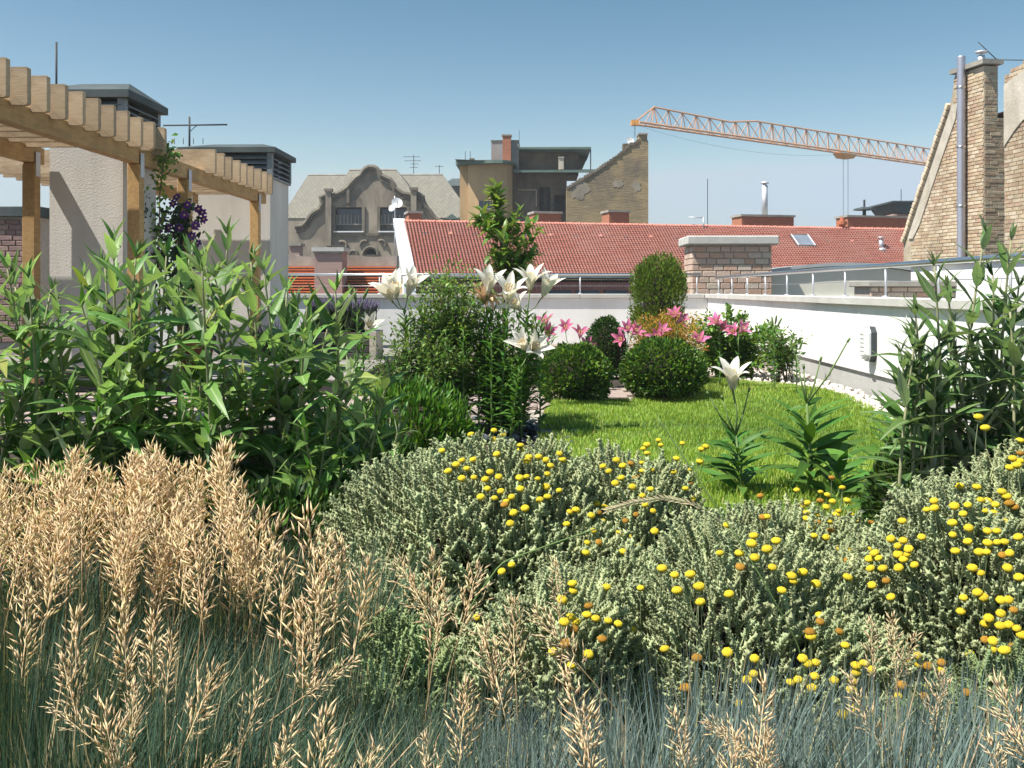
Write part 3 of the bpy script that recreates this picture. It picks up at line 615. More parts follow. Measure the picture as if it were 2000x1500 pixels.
for k in range(5): G().plate([(0, z0 + k * .05), (w_, z0 + k * .05), (w_, z0 + .04 + k * .05), (0, z0 + .04 + k * .05)], [], k * .25 - .1, k * .25 + .3, T=T).obj('roof_tile_course', 'tile', r)
g = G()
for x in np.linspace(0.05, w_, 4): g.tube([T(x, 1.0, z0 + .2), T(x, 1.0, z0 + .95)], .02, 5)
g.tube([T(0, 1, z0 + .95), T(w_, 1, z0 + .95)], .03, 5); g.tube([T(0, 1, z0 + .55), T(w_, 1, z0 + .55)], .02, 5); g.obj('roof_guardrail', 'iron', r)
r, T, w_, z0, a_, u_, n_ = block('yellow brick block with plastered top at the right edge', 1962, 2120, 150, 19.5, 17.2, 1.5, OB, 'old_mortar', slope=.55, lim=260)
pp = [(.02, z0 - 1.35), (.35, z0 - 1.1), (.6, z0 - .95), (w_, z0 - .5), (w_, z0 + .38), (.02, z0 - .16)]
G().plate(pp, [], -.03, .05, T=T).obj('plaster_patch', 'plaster_old', r)
p0 = PY(1947, 215, 22.2); s_ = 22.2 / F
o = pole('bent iron aerial bracket on the brick gable roof', 'aerial', p0, p0 + Z1 * (100 * s_), .012, 'roof_aerial', 'iron', [('arm', (0, 0, 97 * s_), (95 * s_, 0, 95 * s_), .011), ('arm', (0, 0, 97 * s_), (-36 * s_, 0, 132 * s_), .011)])
# ------------------------------------------------------------------ red tiled roof building
D0 = 42.; R0 = PY(788, 433, D0); zr = R0.z; R1 = PY(1830, 451.4, (zr - H) * F / (HZ - 451.4)); R1.z = zr
UR = (R1 - R0); LR = UR.length; UR.normalize(); NR = Vector((UR.y, -UR.x, 0))
ze = zr - 2.36; run = 3.0
rb = thing('tiled_roof_house', 'long house with wavy red clay tile roof and white verge behind the parapet', 'building', R0)
T = lambda u, d, z: tuple(UR * u + NR * d + Z1 * (z - zr))
pit = math.atan2(2.36, run); sl = math.hypot(run, 2.36)
def tilefield(name, d0, z0, d1, z1, rows, pitch, amp, parent, m, length, step=.03, u0=0.):
    nu = int(length / pitch) * 5; us = np.linspace(u0, u0 + length, nu); wave = amp * (np.abs(np.sin(np.pi * us / pitch)) ** .8)
    tv = []
    for r_ in range(rows):
        for e, off in ((0, 0.0), (1, step)):
            t = (r_ + e * .999) / rows; d = d0 + (d1 - d0) * t; z = z0 + (z1 - z0) * t
            nd_, nz_ = math.sin(math.atan2(z0 - z1, d1 - d0)), math.cos(math.atan2(z0 - z1, d1 - d0))
            hh = wave + off + (.006 * np.sin(us * 3.1 + r_ * 2.3))
            P = np.array(UR)[None] * us[:, None] + np.array(NR)[None] * (d + nd_ * hh)[:, None]; P[:, 2] = z - zr + nz_ * hh
            tv.append(P)
    V = np.stack(tv); n = len(us); R_ = len(tv); idx = np.arange(n * R_).reshape(R_, n)
    q = np.stack([idx[:-1, :-1], idx[1:, :-1], idx[1:, 1:], idx[:-1, 1:]], -1).reshape(-1, 4)
    return tag(link(bpy.data.objects.new(name, np_mesh(name, V.reshape(-1, 3), q, [m])), parent), kind='stuff')
G().hexa([T(0, -run, ze), T(LR, -run, ze), T(LR, run - .1, ze - .04), T(0, run - .1, ze - .04), T(0, -.05, zr - .06), T(LR, -.05, zr - .06), T(LR, .05, zr - .06), T(0, .05, zr - .06)]).obj('roof_deck', 'concrete_old', rb)
tilefield('tile_covering', 0, zr, run, ze, 25, .135, .085, rb, 'tile', LR, .075)
tilefield('tile_covering', run - .28, ze - .22, run + .42, ze - 1.9, 11, .128, .065, rb, 'tile', LR)
G().hexa([T(.02, -run, -18), T(LR, -run, -18), T(LR, run + .3, -18), T(.02, run + .3, -18), T(.02, -run, ze - .05), T(LR, -run, ze - .05), T(LR, run - .35, ze - .25), T(.02, run - .35, ze - .25)]).obj('house_wall', 'ochre', rb)
G().tube([T(-.1, run + .06, ze - .03), T(LR, run + .06, ze - .03)], .065, 8).obj('gutter', 'zinc', rb, True)
g = G(); k = 0; rt = G().tube([(0, 0, 0), (.3, 0, 0), (.3, 0, 0), (.34, 0, 0)], [.075, .085, .1, .1], 8).mesh('ridge_tile', 'tile', True)
RU = Matrix(((*UR, 0), (*(-NR), 0), (0, 0, 1, 0), (0, 0, 0, 1))).transposed()
for k in range(int(LR / .34)): place('ridge_tile', rt, rb, Matrix.Translation(UR * (k * .34) + Z1 * .01) @ RU)
G().hexa([T(-.42, .0, zr - .2), T(.06, 0, zr - .2), T(.06, run + .1, ze - .2), T(-.42, run + .1, ze - .2), T(-.42, -.1, zr + .14), T(.06, -.1, zr + .14), T(.06, run + .1, ze + .16), T(-.42, run + .1, ze + .16)]).obj('verge', 'white_metal', rb)
G().hexa([T(-.42, run + .1, ze - 2.6), T(.06, run + .1, ze - 2.6), T(.06, run + .6, ze - 2.6), T(-.42, run + .6, ze - 2.6), T(-.42, run - .2, ze + .1), T(.06, run - .2, ze + .1), T(.06, run + .16, ze + .1), T(-.42, run + .16, ze + .1)]).obj('verge', 'white_metal', rb)
def rpos(px, py):   # point on roof plane under a pixel -> (u, d)
    n_ = (NR * 2.36 + Z1 * run).normalized(); d = ray(px, py); t = (R0 - CAM).dot(n_) / d.dot(n_); p_ = CAM + d * t; v = p_ - R0
    return v.dot(UR), v.dot(NR)
def roof_box(name, u0, u1, d0, d1, h0, h1, m, par, b=0):   # box lying in roof slope
    a, c = math.cos(pit), math.sin(pit)
    P = lambda u, d, h: T(u, d * a + h * c, zr - d * c + h * a)
    pts = [P(u0, d1, h0), P(u1, d1, h0), P(u1, d0, h0), P(u0, d0, h0), P(u0, d1, h1), P(u1, d1, h1), P(u1, d0, h1), P(u0, d0, h1)]
    return G().hexa(pts).obj(name, m, par)
cp = math.cos(pit)
# attic windows in the steep lower slope
for px in (1095, 1150, 1205, 850, 905):
    u, d = rpos(px, 548); G().hexa([T(u - .5, run + .2, ze - 1.6), T(u + .5, run + .2, ze - 1.6), T(u + .5, run - .1, ze - 1.6), T(u - .5, run - .1, ze - 1.6), T(u - .5, run + .06, ze - .55), T(u + .5, run + .06, ze - .55), T(u + .5, run - .1, ze - .55), T(u - .5, run - .1, ze - .55)]).obj('window', 'glass', rb)
# skylight, vent pipe, tile vents
u, d = rpos(1567, 473); d /= cp
sk = tag(roof_box('skylight', u - .5, u + .5, d - .48, d + .48, .02, .12, 'zinc', rb))
roof_box('pane', u - .4, u + .4, d - .38, d + .38, .1, .135, 'skyglass', sk).location = (0, 0, 0)
roof_box('frame_bar', u - .44, u - .4, d - .42, d + .42, .1, .16, 'white_metal', sk); roof_box('frame_bar', u + .4, u + .44, d - .42, d + .42, .1, .16, 'white_metal', sk)
u, d = rpos(1721, 488); vt = G().tube([T(u, d, zr - d * 2.36 / run), T(u, d, zr - d * 2.36 / run + .5)], .1, 10).tube([T(u, d, zr - d * 2.36 / run + .55), T(u, d, zr - d * 2.36 / run + .6)], .16, 10).tube([T(u, d, zr - d * 2.36 / run - .05), T(u, d, zr - d * 2.36 / run + .1)], [.3, .12], 10).obj('vent_pipe', 'galv', rb, True)
for i, px in enumerate(range(830, 1760, 49)):
    u, d = rpos(px, 458 + (px - 800) * .0185); d /= cp
    if i % 2: roof_box('tile_vent', u - .08, u + .08, d - .1, d + .06, .04, .12, 'tile', rb)
    else: roof_box('snow_hook', u - .1, u + .1, d - .05, d + .05, .05, .1, 'zinc', rb)
# chimneys along the ridge
def ridge_chimney(px0, px1, ytop, label, capm='concrete_old', back=.9):
    p0 = rpos(px0, 445)[0]; Dl = (R0 + UR * p0).y; s = Dl / F
    u0 = p0; u1 = u0 + (px1 - px0) * s / UR.x; zt = H + (HZ - ytop) * s
    r = thing('ridge_chimney', label, 'chimney', R0 + UR * u0 - NR * back, 'red brick chimneys behind the tiled ridge'); Rz = lambda u, d, z: tuple(UR * u + NR * d + Z1 * (z - zr)); L_ = u1 - u0
    def bx(x0, x1, d0, d1, z0, z1, nm, m): return G().hexa([Rz(x0, d1, z0), Rz(x1, d1, z0), Rz(x1, d0, z0), Rz(x0, d0, z0), Rz(x0, d1, z1), Rz(x1, d1, z1), Rz(x1, d0, z1), Rz(x0, d0, z1)]).obj(nm, m, r)
    bx(0, L_, -.5, .5, zr - 1.4, zt - .1, 'stack', 'redbrick'); bx(-.06, L_ + .06, -.56, .56, zt - .098, zt, 'cap', capm)
    z = zr - .1
    while z < zt - .13:   # raised brick courses
        bx(.01, L_ - .01, .5, .512, z, z + .062, 'brick_course', 'redbrick'); z += .078
    return r, u0, L_, zt
ridge_chimney(1052, 1104, 411, 'red ridge chimney in front of the dark balcony, right of the young tree')
ridge_chimney(1198, 1238, 409, 'narrow red ridge chimney in front of the weathered fire wall')
rc, u0, L_, zt = ridge_chimney(1457, 1566, 418, 'wide red ridge chimney carrying a tall steel flue')
s = (R0 + UR * u0).y / F
fp = thing('steel_flue', 'tall shiny steel flue with cowl on the wide red chimney', 'flue pipe', R0 + UR * (u0 + L_ * .54) - NR * .9 + Z1 * (zt - zr))
G().tube([(0, 0, 0), (0, 0, 60 * s)], .14, 12).obj('pipe', 'galv', fp, True); G().tube([(0, 0, 60 * s), (0, 0, 64 * s)], .09, 8).tube([(0, 0, 64 * s), (0, 0, 65 * s), (0, 0, 68 * s)], [.2, .2, .12], 12).obj('cowl', 'galv', fp, True)
rc, u0, L_, zt = ridge_chimney(1663, 1790, 420, 'red ridge chimney next to the sloping brick gable, with a mushroom cowl')
mc = thing('mushroom_cowl', 'dark mushroom-shaped vent cowl on the chimney near the brick gable', 'vent', R0 + UR * (u0 + L_ * .38) - NR * .9 + Z1 * (zt - zr))
G().tube([(0, 0, 0), (0, 0, .32)], .09, 8).obj('pipe', 'iron', mc); G().tube([(0, 0, .3), (0, 0, .36), (0, 0, .46)], [.52, .5, .08], 14).obj('hood', 'iron', mc); G().tube([(0, 0, .46), (0, 0, .8)], .05, 6).obj('spike', 'iron', mc)
rc, u0, L_, zt = ridge_chimney(803, 828, 410, 'small red ridge chimney beside the white verge, below the old gable')
p = PY(1645, 437, 47.5); tp = thing('clay_pot', 'small clay chimney pot on the tiled ridge', 'chimney pot', p - Z1 * .6); G().tube([(0, 0, 0), (0, 0, .55), (0, 0, .56), (0, 0, .7), (0, 0, .71), (0, 0, .9)], [.16, .14, .22, .22, .12, .1], 10).obj('pot', 'terracotta', tp)
u, d = rpos(1374, 450); s = 44.5 / F
o = pole('hooked ridge aerial standing on the red tiles', 'aerial', Vector(T(u, d, zr - d * 2.36 / run)) + R0, Vector(T(u, d, zr - d * 2.36 / run)) + R0 + Z1 * 26 * s, .035, 'roof_aerial', 'galv', [('crossbar', (0, 0, 25 * s), (-30 * s, 0, 26 * s), .025)])
# ------------------------------------------------------------------ lower orange roof with chimney, left
yl = 31.; s = yl / F; a = GX(560, yl); zt = PY(660, 520, yl).z; b = GX(775, yl)
lo = thing('orange_roof_house', 'low house with orange tile roof and rubble parapet below the old gable', 'building', (a, yl, 0)); W_ = b - a
for k in range(13):
    y0 = -k * .13; z0 = zt - k * .085
    G().box(0, W_, y0 - .19, y0 + .02, z0 - .05, z0 - .01).obj('tile_course', 'tile_orange', lo)
G().hexa([(0, -1.9, -18), (W_, -1.9, -18), (W_, 1, -18), (0, 1, -18), (0, -1.9, zt - 1.4), (W_, -1.9, zt - 1.4), (W_, .02, zt - .06), (0, .02, zt - .06)]).obj('house_wall', 'plaster_old', lo)
rub = G(); pr = [(0, zt - .1)] + [(W_ - W_ * i / 18, zt + .32 + rnd(-.05, .06)) for i in range(19)]
rub.plate([(0, zt - .3), (W_, zt - .3)] + [(W_ - W_ * i / 18, zt + .33 + rnd(-.04, .05)) for i in range(19)], [], .05, .5).obj('rubble_parapet', 'concrete_old', lo)
yl = 29.5; a, b = GX(614, yl), GX(668, yl); zt = PY(640, 491, yl).z
lc = thing('plastered_chimney', 'pinkish chimney with grey slab cap rising from the orange roof', 'chimney', (a, yl, 0))
G().box(0, b - a, 0, .8, -3, zt).obj('stack', 'pinkrender', lc); G().box(-.07, b - a + .07, -.08, .88, zt, zt + .12).obj('cap', 'cap', lc); G().box(-.03, b - a + .03, -.04, .84, zt - .06, zt - .002).obj('collar', 'concrete_old', lc)
yl = 34; a, b = GX(566, yl), GX(585, yl); zt = PY(575, 480, yl).z
lc = thing('plastered_chimney', 'small brick chimney half hidden beside the far louvred shaft', 'chimney', (a, yl, 0)); G().box(0, b - a, 0, .5, -4, zt).obj('stack', 'pinkrender', lc); G().box(-.06, b - a + .06, -.06, .56, zt, zt + .08).obj('cap', 'concrete_old', lc)
# satellite dish on a pole above the orange roof
yl = 32.5; p0 = PY(771, 520, yl); s = yl / F
sd = thing('satellite_dish', 'white satellite dish on a thin pole in front of the old gable', 'satellite dish', p0 - Z1 * .3)
G().tube([(0, 0, 0), (0, 0, 155 * s)], .02, 6).obj('mast', 'galv', sd, True)
def dish(par, c, r, d, m='dishwhite'):
    g = G(); n = 18; d = Vector(d).normalized(); a_ = d.cross(Z1).normalized(); b_ = a_.cross(d); v = []; f = []
    for i, (q, dep) in enumerate(((0, -.22), (.5, -.16), (1, 0))):
        for k in range(n): t = 2 * math.pi * k / n; v.append(Vector(c) + (a_ * math.cos(t) + b_ * math.sin(t)) * r * q + d * dep * r)
    for i in range(2):
        for k in range(n): f.append((i * n + k, i * n + (k + 1) % n, (i + 1) * n + (k + 1) % n, (i + 1) * n + k))
    g.add(v, f).obj('reflector', m, par, True); G().tube([Vector(c) - b_ * r, Vector(c) + d * r * .9], .012, 5).obj('feed_arm', 'galv', par)
dish(sd, (.09, -.1, 142 * s), .18, (.25, -1, .35)); dish(sd, (-.09, -.06, 132 * s), .12, (-.5, -1, .3))
# ------------------------------------------------------------------ old art nouveau gable house
Dg = 70.; sg = Dg / F; cxg = GX(730, Dg)
gb = thing('old_gable_house', 'sooty old house with curved scroll gable, two loggias and diamond-slate roof', 'building', (cxg, Dg, 0))
gp = lambda px, py: ((px - 730) * sg, H + (HZ - py) * sg)
out_l = [(577, 520), (575, 443), (590, 441), (598, 433), (607, 419), (616, 412), (624, 408), (629, 397), (626, 385), (637, 380), (650, 382), (666, 375), (680, 365), (687, 356), (695, 347), (704, 342), (709, 334), (714, 329), (720, 326)]
out_r = [(730, 326), (736, 329), (740, 334), (745, 343), (752, 346), (762, 350), (768, 358), (773, 368), (786, 378), (804, 381), (816, 378), (826, 384), (828, 395), (834, 405), (840, 412), (850, 426), (862, 433), (870, 436), (872, 520)]
outl = [gp(*p) for p in out_l + out_r]; outl[0] = (outl[0][0], -18); outl[-1] = (outl[-1][0], -18)
def rr(px0, py0, px1, py1, c=5): return [gp(*p) for p in ((px0, py1), (px1, py1), (px1, py0 + c), (px1 - c, py0), (px0 + c, py0), (px0, py0 + c))]
holes = [rr(652, 404, 710, 451), rr(740, 404, 798, 451), [gp(712 + 12 - 12 * math.cos(t), 497 - 12 * math.sin(t)) for t in np.linspace(0, math.pi, 9)]]
G().plate(outl, holes, 0, .8).obj('gable_wall', 'gable', gb)
cor = [gp(*p) for p in out_l[1:] + out_r[:-1]]
G().tube([(x, -.05, z + .02) for x, z in cor], .19, 6).obj('scroll_cornice', 'moulding', gb); G().tube([(x * .985, -.05, z - .32) for x, z in cor], .09, 5).obj('cornice_bead', 'moulding', gb)
for (x0, x1, y0, y1) in ((637, 648, 374, 480), (804, 815, 372, 450)):
    a = gp(x0, y1); b = gp(x1, y0); p_ = G().box(a[0], b[0], -.35, -.003, a[1], b[1]).obj('pilaster', 'gable', gb); G().box(a[0] - .08, b[0] + .08, -.45, -.003, b[1], b[1] + .2).obj('pilaster_head', 'moulding', p_)
a = gp(677, 396); b = gp(683, 366); G().box(a[0], b[0], -.2, -.003, a[1], b[1]).obj('bracket', 'moulding', gb)
for (x0, x1) in ((652, 710), (740, 798)):
    lg = G().box(*[gp(x0, 0)[0] + .02, gp(x1, 0)[0] - .02], .55, .75, gp(0, 450)[1], gp(0, 405)[1]).obj('loggia', 'sooty', gb)
    a, b = gp(x0, 452)[0], gp(x1, 452)[0]
    G().box(a - .03, b + .03, -.18, -.003, gp(0, 453.5)[1], gp(0, 451)[1]).obj('sill', 'white_metal', lg)
    for k in range(8): x = a + (b - a) * (k + .5) / 8; G().box(x - .035, x + .035, .3, .36, gp(0, 436)[1], gp(0, 418)[1]).obj('glazing_bar', 'concrete_old', lg)
    G().box(a + .03, b - .03, .37, .4, gp(0, 436)[1], gp(0, 407)[1]).obj('pane', 'glass', lg)
    G().box(a + .02, b - .02, .28, .38, gp(0, 438)[1], gp(0, 436)[1]).obj('transom', 'concrete_old', lg)
    for k in range(14): x = a + (b - a) * (k + .5) / 14; G().box(x - .02, x + .02, .1, .14, gp(0, 450.5)[1], gp(0, 438.5)[1]).obj('baluster', 'iron', lg)
    for xx in (x0, x1): xa = gp(xx, 0)[0]; G().box(xa - .1, xa + .1, -.12, -.003, gp(0, 458)[1], gp(0, 403)[1]).obj('jamb', 'moulding', lg)
for (cx_, cy_, r_, a0, a1) in ((724, 497, 15, 0, math.pi), (668, 480, 9, -.3, 2.2), (712, 478, 8, 1, 3.4), (745, 478, 9, -.2, 2.2), (690, 497, 8, 0, math.pi)):
    G().tube([(gp(cx_ + r_ * math.cos(t), 0)[0], -.06, gp(0, cy_ - r_ * math.sin(t))[1]) for t in np.linspace(a0, a1, 10)], .12, 6).obj('arch_moulding', 'moulding', gb)
a, b = gp(640, 460), gp(850, 455); G().box(a[0], b[0], -.1, -.003, a[1], b[1]).obj('string_course', 'moulding', gb)
def roofq(pts, nm, m='slate', par=gb): return G().add(pts, [tuple(range(len(pts)))]).obj(nm, m, par, fix=False)
def rp(px, py, dep): k = (Dg + dep) / Dg; x, z = gp(px, py); X = cxg + x; return ((X * k - cxg), dep, H + (z - H) * k)
# main hipped roof (closed solid) and raised cross roof behind the gable
def solid(pts_low, pts_top, nm, m, par):  # convex hull solid
    bm = bmesh.new(); [bm.verts.new(p) for p in pts_low + pts_top]; bmesh.ops.convex_hull(bm, input=bm.verts[:]); me = bpy.data.meshes.new(nm); bm.to_mesh(me); bm.free(); me.materials.append(M[m]); return link(bpy.data.objects.new(nm, me), par)
zz = lambda p, z: (p[0], p[1], z)
e1, e2 = rp(545, 425, 1.2), rp(925, 425, 1.2); r1, r2 = rp(600, 341, 7), rp(866, 341, 7); e3 = (e1[0], 13, e1[2]); e4 = (e2[0], 13, e2[2])
solid([e1, e2, e3, e4], [r1, r2], 'main_roof', 'slate', gb)
c1, c2 = rp(636, 400, .9), rp(826, 400, .9); t1, t2 = rp(682, 331, 4.5), rp(775, 331, 4.5)
solid([c1, c2, (c1[0], 9, c1[2]), (c2[0], 9, c2[2])], [t1, t2], 'cross_roof', 'slate', gb)
G().box(e1[0] + .3, e2[0] - .3, 1.25, 12.8, -18, e1[2] - .01).obj('house_wall', 'gable', gb)
G().tube([r1, r2], .09, 6).obj('ridge_cap', 'concrete_old', gb); G().tube([t1, t2], .09, 6).obj('ridge_cap', 'concrete_old', gb)
a = rp(872, 437, .8); b = rp(895, 421, .8)
dm = G().box(a[0], b[0], .8, 3.5, a[2] - .3, b[2] - .25).obj('dormer', 'verdigris', gb); G().box(a[0] + .18, b[0] - .18, .76, .798, a[2] - .2, b[2] - .4).obj('pane', 'redbrick', dm)
G().hexa([(a[0] - .1, .7, b[2] - .25), (b[0] + .1, .7, b[2] - .25), (b[0] + .1, 3.5, b[2] - .25), (a[0] - .1, 3.5, b[2] - .25), ((a[0] + b[0]) / 2 - .05, .7, b[2] + .1), ((a[0] + b[0]) / 2 + .05, .7, b[2] + .1), ((a[0] + b[0]) / 2 + .05, 3.5, b[2] + .1), ((a[0] + b[0]) / 2 - .05, 3.5, b[2] + .1)]).obj('dormer_roof', 'verdigris', dm)
# house behind, between gable roof and tower
p0 = PY(868, 420, 88); p1 = PY(905, 346, 88)
bh = thing('dark_roof_house', 'dark grey roof peeping out left of the ochre tower', 'building', (p0.x, 88, 0)); G().box(0, p1.x - p0.x + 3, 0, 6, -18, p1.z - .8).obj('house_wall', 'sooty', bh)
G().hexa([(-.3, -.3, p1.z - .8), (p1.x - p0.x + 3.3, -.3, p1.z - .8), (p1.x - p0.x + 3.3, 6.3, p1.z - .8), (-.3, 6.3, p1.z - .8), (.6, 1, p1.z), (p1.x - p0.x + 3, 1, p1.z), (p1.x - p0.x + 3, 5, p1.z), (.6, 5, p1.z)]).obj('roof', 'zinc', bh)
def tv(px, pyb, pyt, D, label, bars, m='iron'):
    p0 = PY(px, pyb, D); s = D / F; o = thing('tv_aerial', label, 'aerial', p0); G().tube([(0, 0, 0), (0, 0, (pyb - pyt) * s)], .7 * s, 5).obj('mast', m, o)
    for (dy, x0, x1) in bars: G().tube([(x0 * s, 0, (pyb - dy) * s), (x1 * s, 0, (pyb - dy) * s + rnd(-.5, 1) * s)], .5 * s, 4).obj('crossbar', m, o)
    return o
tv(808, 345, 303, 77, 'many-barred television aerial on the slate ridge', [(306, -20, 12), (314, -18, 14), (327, -8, 8), (320, -6, 10)])
tv(858, 345, 322, 77, 'small T-shaped television aerial on the right of the slate ridge', [(325, -9, 8)])
# ------------------------------------------------------------------ old ochre house with attic storey
Do = 58.; so = Do / F; cxo = GX(1080, Do); oh = thing('old_ochre_house', 'crumbling ochre house with flat attic storey and stepped brick fire wall', 'building', (cxo, Do, 0))
hp = lambda px, py: ((px - 1080) * so, H + (HZ - py) * so)
def hb(nm, px0, px1, py0, py1, d0, d1, m, par=oh, bottom=None):
    a = hp(px0, py1); b = hp(px1, py0); return G().box(a[0], b[0], d0, d1, a[1] if bottom is None else bottom, b[1]).obj(nm, m, par)
# tower bay: flat left pier, then a rounded bay
g = G(); x0 = hp(897, 0)[0]; x1 = hp(1000, 0)[0]; zt = hp(0, 322)[1]
prof = [(x0, 6), (x0, .3), (x0 + .5, .3), (x0 + .5, 0), (x0 + 2.0, -.35), (x1 - .7, -.35), (x1 - .3, -.2), (x1, .4), (x1, 6)]
n = len(prof); g.add([(x, y, -18) for x, y in prof] + [(x, y, zt) for x, y in prof], [tuple(range(n))[::-1], tuple(range(n, 2 * n))] + [(i, (i + 1) % n, (i + 1) % n + n, i + n) for i in range(n)]); tw = g.obj('tower_bay', 'ochre', oh)
g = G(); pr2 = [(x0 - .2, 6), (x0 - .2, -.2), (x0 + .4, -.5), (x0 + 2, -.9), (x1 - .5, -.9), (x1 + .25, -.4), (x1 + .25, 6)]; n = len(pr2)
g.add([(x, y, zt + .0) for x, y in pr2] + [(x, y, zt + .22 - .015 * (x - x0)) for x, y in pr2], [tuple(range(n))[::-1], tuple(range(n, 2 * n))] + [(i, (i + 1) % n, (i + 1) % n + n, i + n) for i in range(n)]); g.obj('tower_eave', 'verdigris', tw)
G().hexa([(x0 - .2, -.8, zt + .24), (x1 + .2, -.8, zt + .08), (x1 + .2, 6, zt + .3), (x0 - .2, 6, zt + .5), (x0 - .1, -.3, zt + .3), (x1 + .1, -.3, zt + .14), (x1 + .1, 6, zt + .5), (x0 - .1, 6, zt + .75)]).obj('tower_roof', 'tinroof', tw)
hb('window', 936, 962, 393, 408, -.36, -.3, 'glass', tw); hb('window_sill', 934, 964, 408, 410, -.42, -.36, 'concrete_old', tw)
for (px, t, w_) in ((903, 310, 10), (918, 302, 10)): c_ = hb('flue', px - w_ / 2, px + w_ / 2, t, 322, 1.5, 2.2, 'sooty', tw)
for px in (904, 914): hb('rod', px, px + 1, 287, 310, 1.7, 1.73, 'iron', tw)
hb('clad_box', 957, 1012, 267, 330, 1.6, 4.5, 'tinbox'); hb('clad_box_rim', 956, 1013, 265.5, 267, 1.55, 4.6, 'verdigris')
st = hb('brick_stack', 980.5, 997, 260, 330, .9, 1.58, 'redbrick'); hb('cap', 979, 998.5, 257.5, 260, .85, 1.59, 'concrete_old', st)
hb('rod', 1012.5, 1013.3, 243, 267, 2, 2.03, 'iron')
at = hb('attic_wall', 1010, 1134, 284, 330, 3.0, 6.5, 'sooty'); hb('attic_roof', 1011, 1157, 280, 283.9, 1.5, 7, 'verdigris', at); hb('attic_roof', 1035, 1120, 277, 279.9, 2.6, 6, 'tinroof', at)
a, b = hp(1134, 310), hp(1156, 284.2); G().plate([(a[0] + .01, b[1] - .01), (b[0], b[1] - .01), (b[0] - .35, a[1]), (a[0] + .01, a[1])], [], 4.8, 6.3).obj('eave_box', 'sooty', at)
hb('post', 1155.5, 1157.5, 284, 325, 1.7, 1.8, 'iron', at)
hb('chimney', 1092, 1102, 303, 326, 1.2, 1.7, 'plaster_old', at); hb('chimney_cap', 1091, 1103, 301, 303, 1.15, 1.75, 'concrete_old', at)
a = hp(1003, 333); b = hp(1184, 319)
G().hexa([(a[0], .3, a[1] - .1), (b[0], .3, a[1] - .1), (b[0], 3, b[1] - .1), (a[0], 3, b[1] - .1), (a[0], .3, a[1]), (b[0], .3, a[1]), (b[0], 3, b[1]), (a[0], 3, b[1])]).obj('lower_roof', 'tinroof', oh)
hb('eave_board', 1004, 1170, 331.5, 336, .18, .298, 'verdigris')
hl = []
def hr(px0, py0, px1, py1): return [hp(px0, py1), hp(px1, py1), hp(px1, py0), hp(px0, py0)]
holes = [hr(1053, 362, 1075, 410), hr(1083, 378, 1104, 410)]
o_ = [(hp(1000, 0)[0], -18), (hp(1108, 0)[0], -18), hp(1108, 334), hp(1000, 334)]
mw = G().plate(o_, holes, 1.2, 1.7).obj('courtyard_wall', 'sooty', oh)
hb('door', 1054, 1074, 363, 410, 1.5, 1.56, 'bench', mw); hb('door_panel', 1056, 1063, 366, 408, 1.46, 1.498, 'darkwood', mw); hb('door_panel', 1065.5, 1072.5, 366, 408, 1.46, 1.498, 'darkwood', mw)
hb('alcove_back', 1000, 1108, 334, 437, 1.9, 2.2, 'sooty', mw); hb('panel_moulding', 1012, 1048, 366, 368, 1.1, 1.198, 'plaster_old', mw); hb('panel_moulding', 1046.5, 1048.5, 368, 400, 1.1, 1.198, 'plaster_old', mw)
for k in range(10): hb('balcony_bar', 1076 + k * 3, 1076.6 + k * 3, 396, 412, .9, .93, 'iron', mw)
hb('balcony_rail', 1074, 1106, 395, 396, .88, .95, 'iron', mw)
fwp = [(hp(1106, 0)[0], -18), (hp(1264, 0)[0], -18), hp(1264, 279), hp(1262, 276), hp(1262, 266), hp(1246, 266), hp(1245, 277), hp(1232, 285), hp(1228, 285), hp(1214, 299), hp(1196, 312), hp(1180, 323), hp(1160, 336), hp(1106, 369)]
f_ = G().plate(fwp, [], -.4, .6).obj('fire_wall', 'firewall', oh)
cp_ = [fwp[k] for k in (-1, -2, -3, -4, -5, -6, -7, -8)]
g = G(); pp = [(x, .1, z + .04) for x, z in cp_]
for a, b in zip(pp[:-1], pp[1:]):
    L_ = math.hypot(b[0] - a[0], b[2] - a[2]); k = 0
    while k * .17 < L_:
        t = k * .17 / L_; x = a[0] + (b[0] - a[0]) * t; z = a[2] + (b[2] - a[2]) * t; G().box(x, x + .165, -.45 + rnd(-.02, .02), .65, z - .1, z + .03 + rnd(0, .06)).obj('coping_brick', 'sooty', f_); k += 1
hb('stack_head', 1244.5, 1263, 263, 266, -.5, .7, 'concrete_old', f_); hb('stub', 1217, 1228, 280, 300, .2, .9, 'sooty', f_)
for (x0, x1, y0, y1) in ((1192, 1220, 352, 370), (1232, 1250, 352, 378), (1110, 1150, 350, 395)):
    nn = 19; cxx, cyy = (x0 + x1) / 2, (y0 + y1) / 2
    G().plate([hp(cxx + (x1 - x0) / 2 * math.cos(t) * rnd(.5, 1.15), cyy + (y1 - y0) / 2 * math.sin(t) * rnd(.6, 1.1)) for t in np.linspace(0, 5.8, nn)], [], -.415, -.38).obj('plaster_patch', 'gable', f_)
ds = thing('satellite_dish', 'white satellite dish on the sloping top of the far fire wall', 'satellite dish', (cxo + hp(1230, 0)[0], Do - .1, hp(0, 286)[1])); G().tube([(0, 0, 0), (0, 0, .3)], .03, 5).obj('mast', 'galv', ds); dish(ds, (0, -.1, .28), .23, (.3, -1, .4))
tv(1240, 268, 240, 58, 'short rod aerial at the head of the far fire wall', [(250, -1, 1)])
tv(1382, 445, 350, 60, 'thin tall radio mast standing behind the tiled ridge', [(440, -1, 1)])
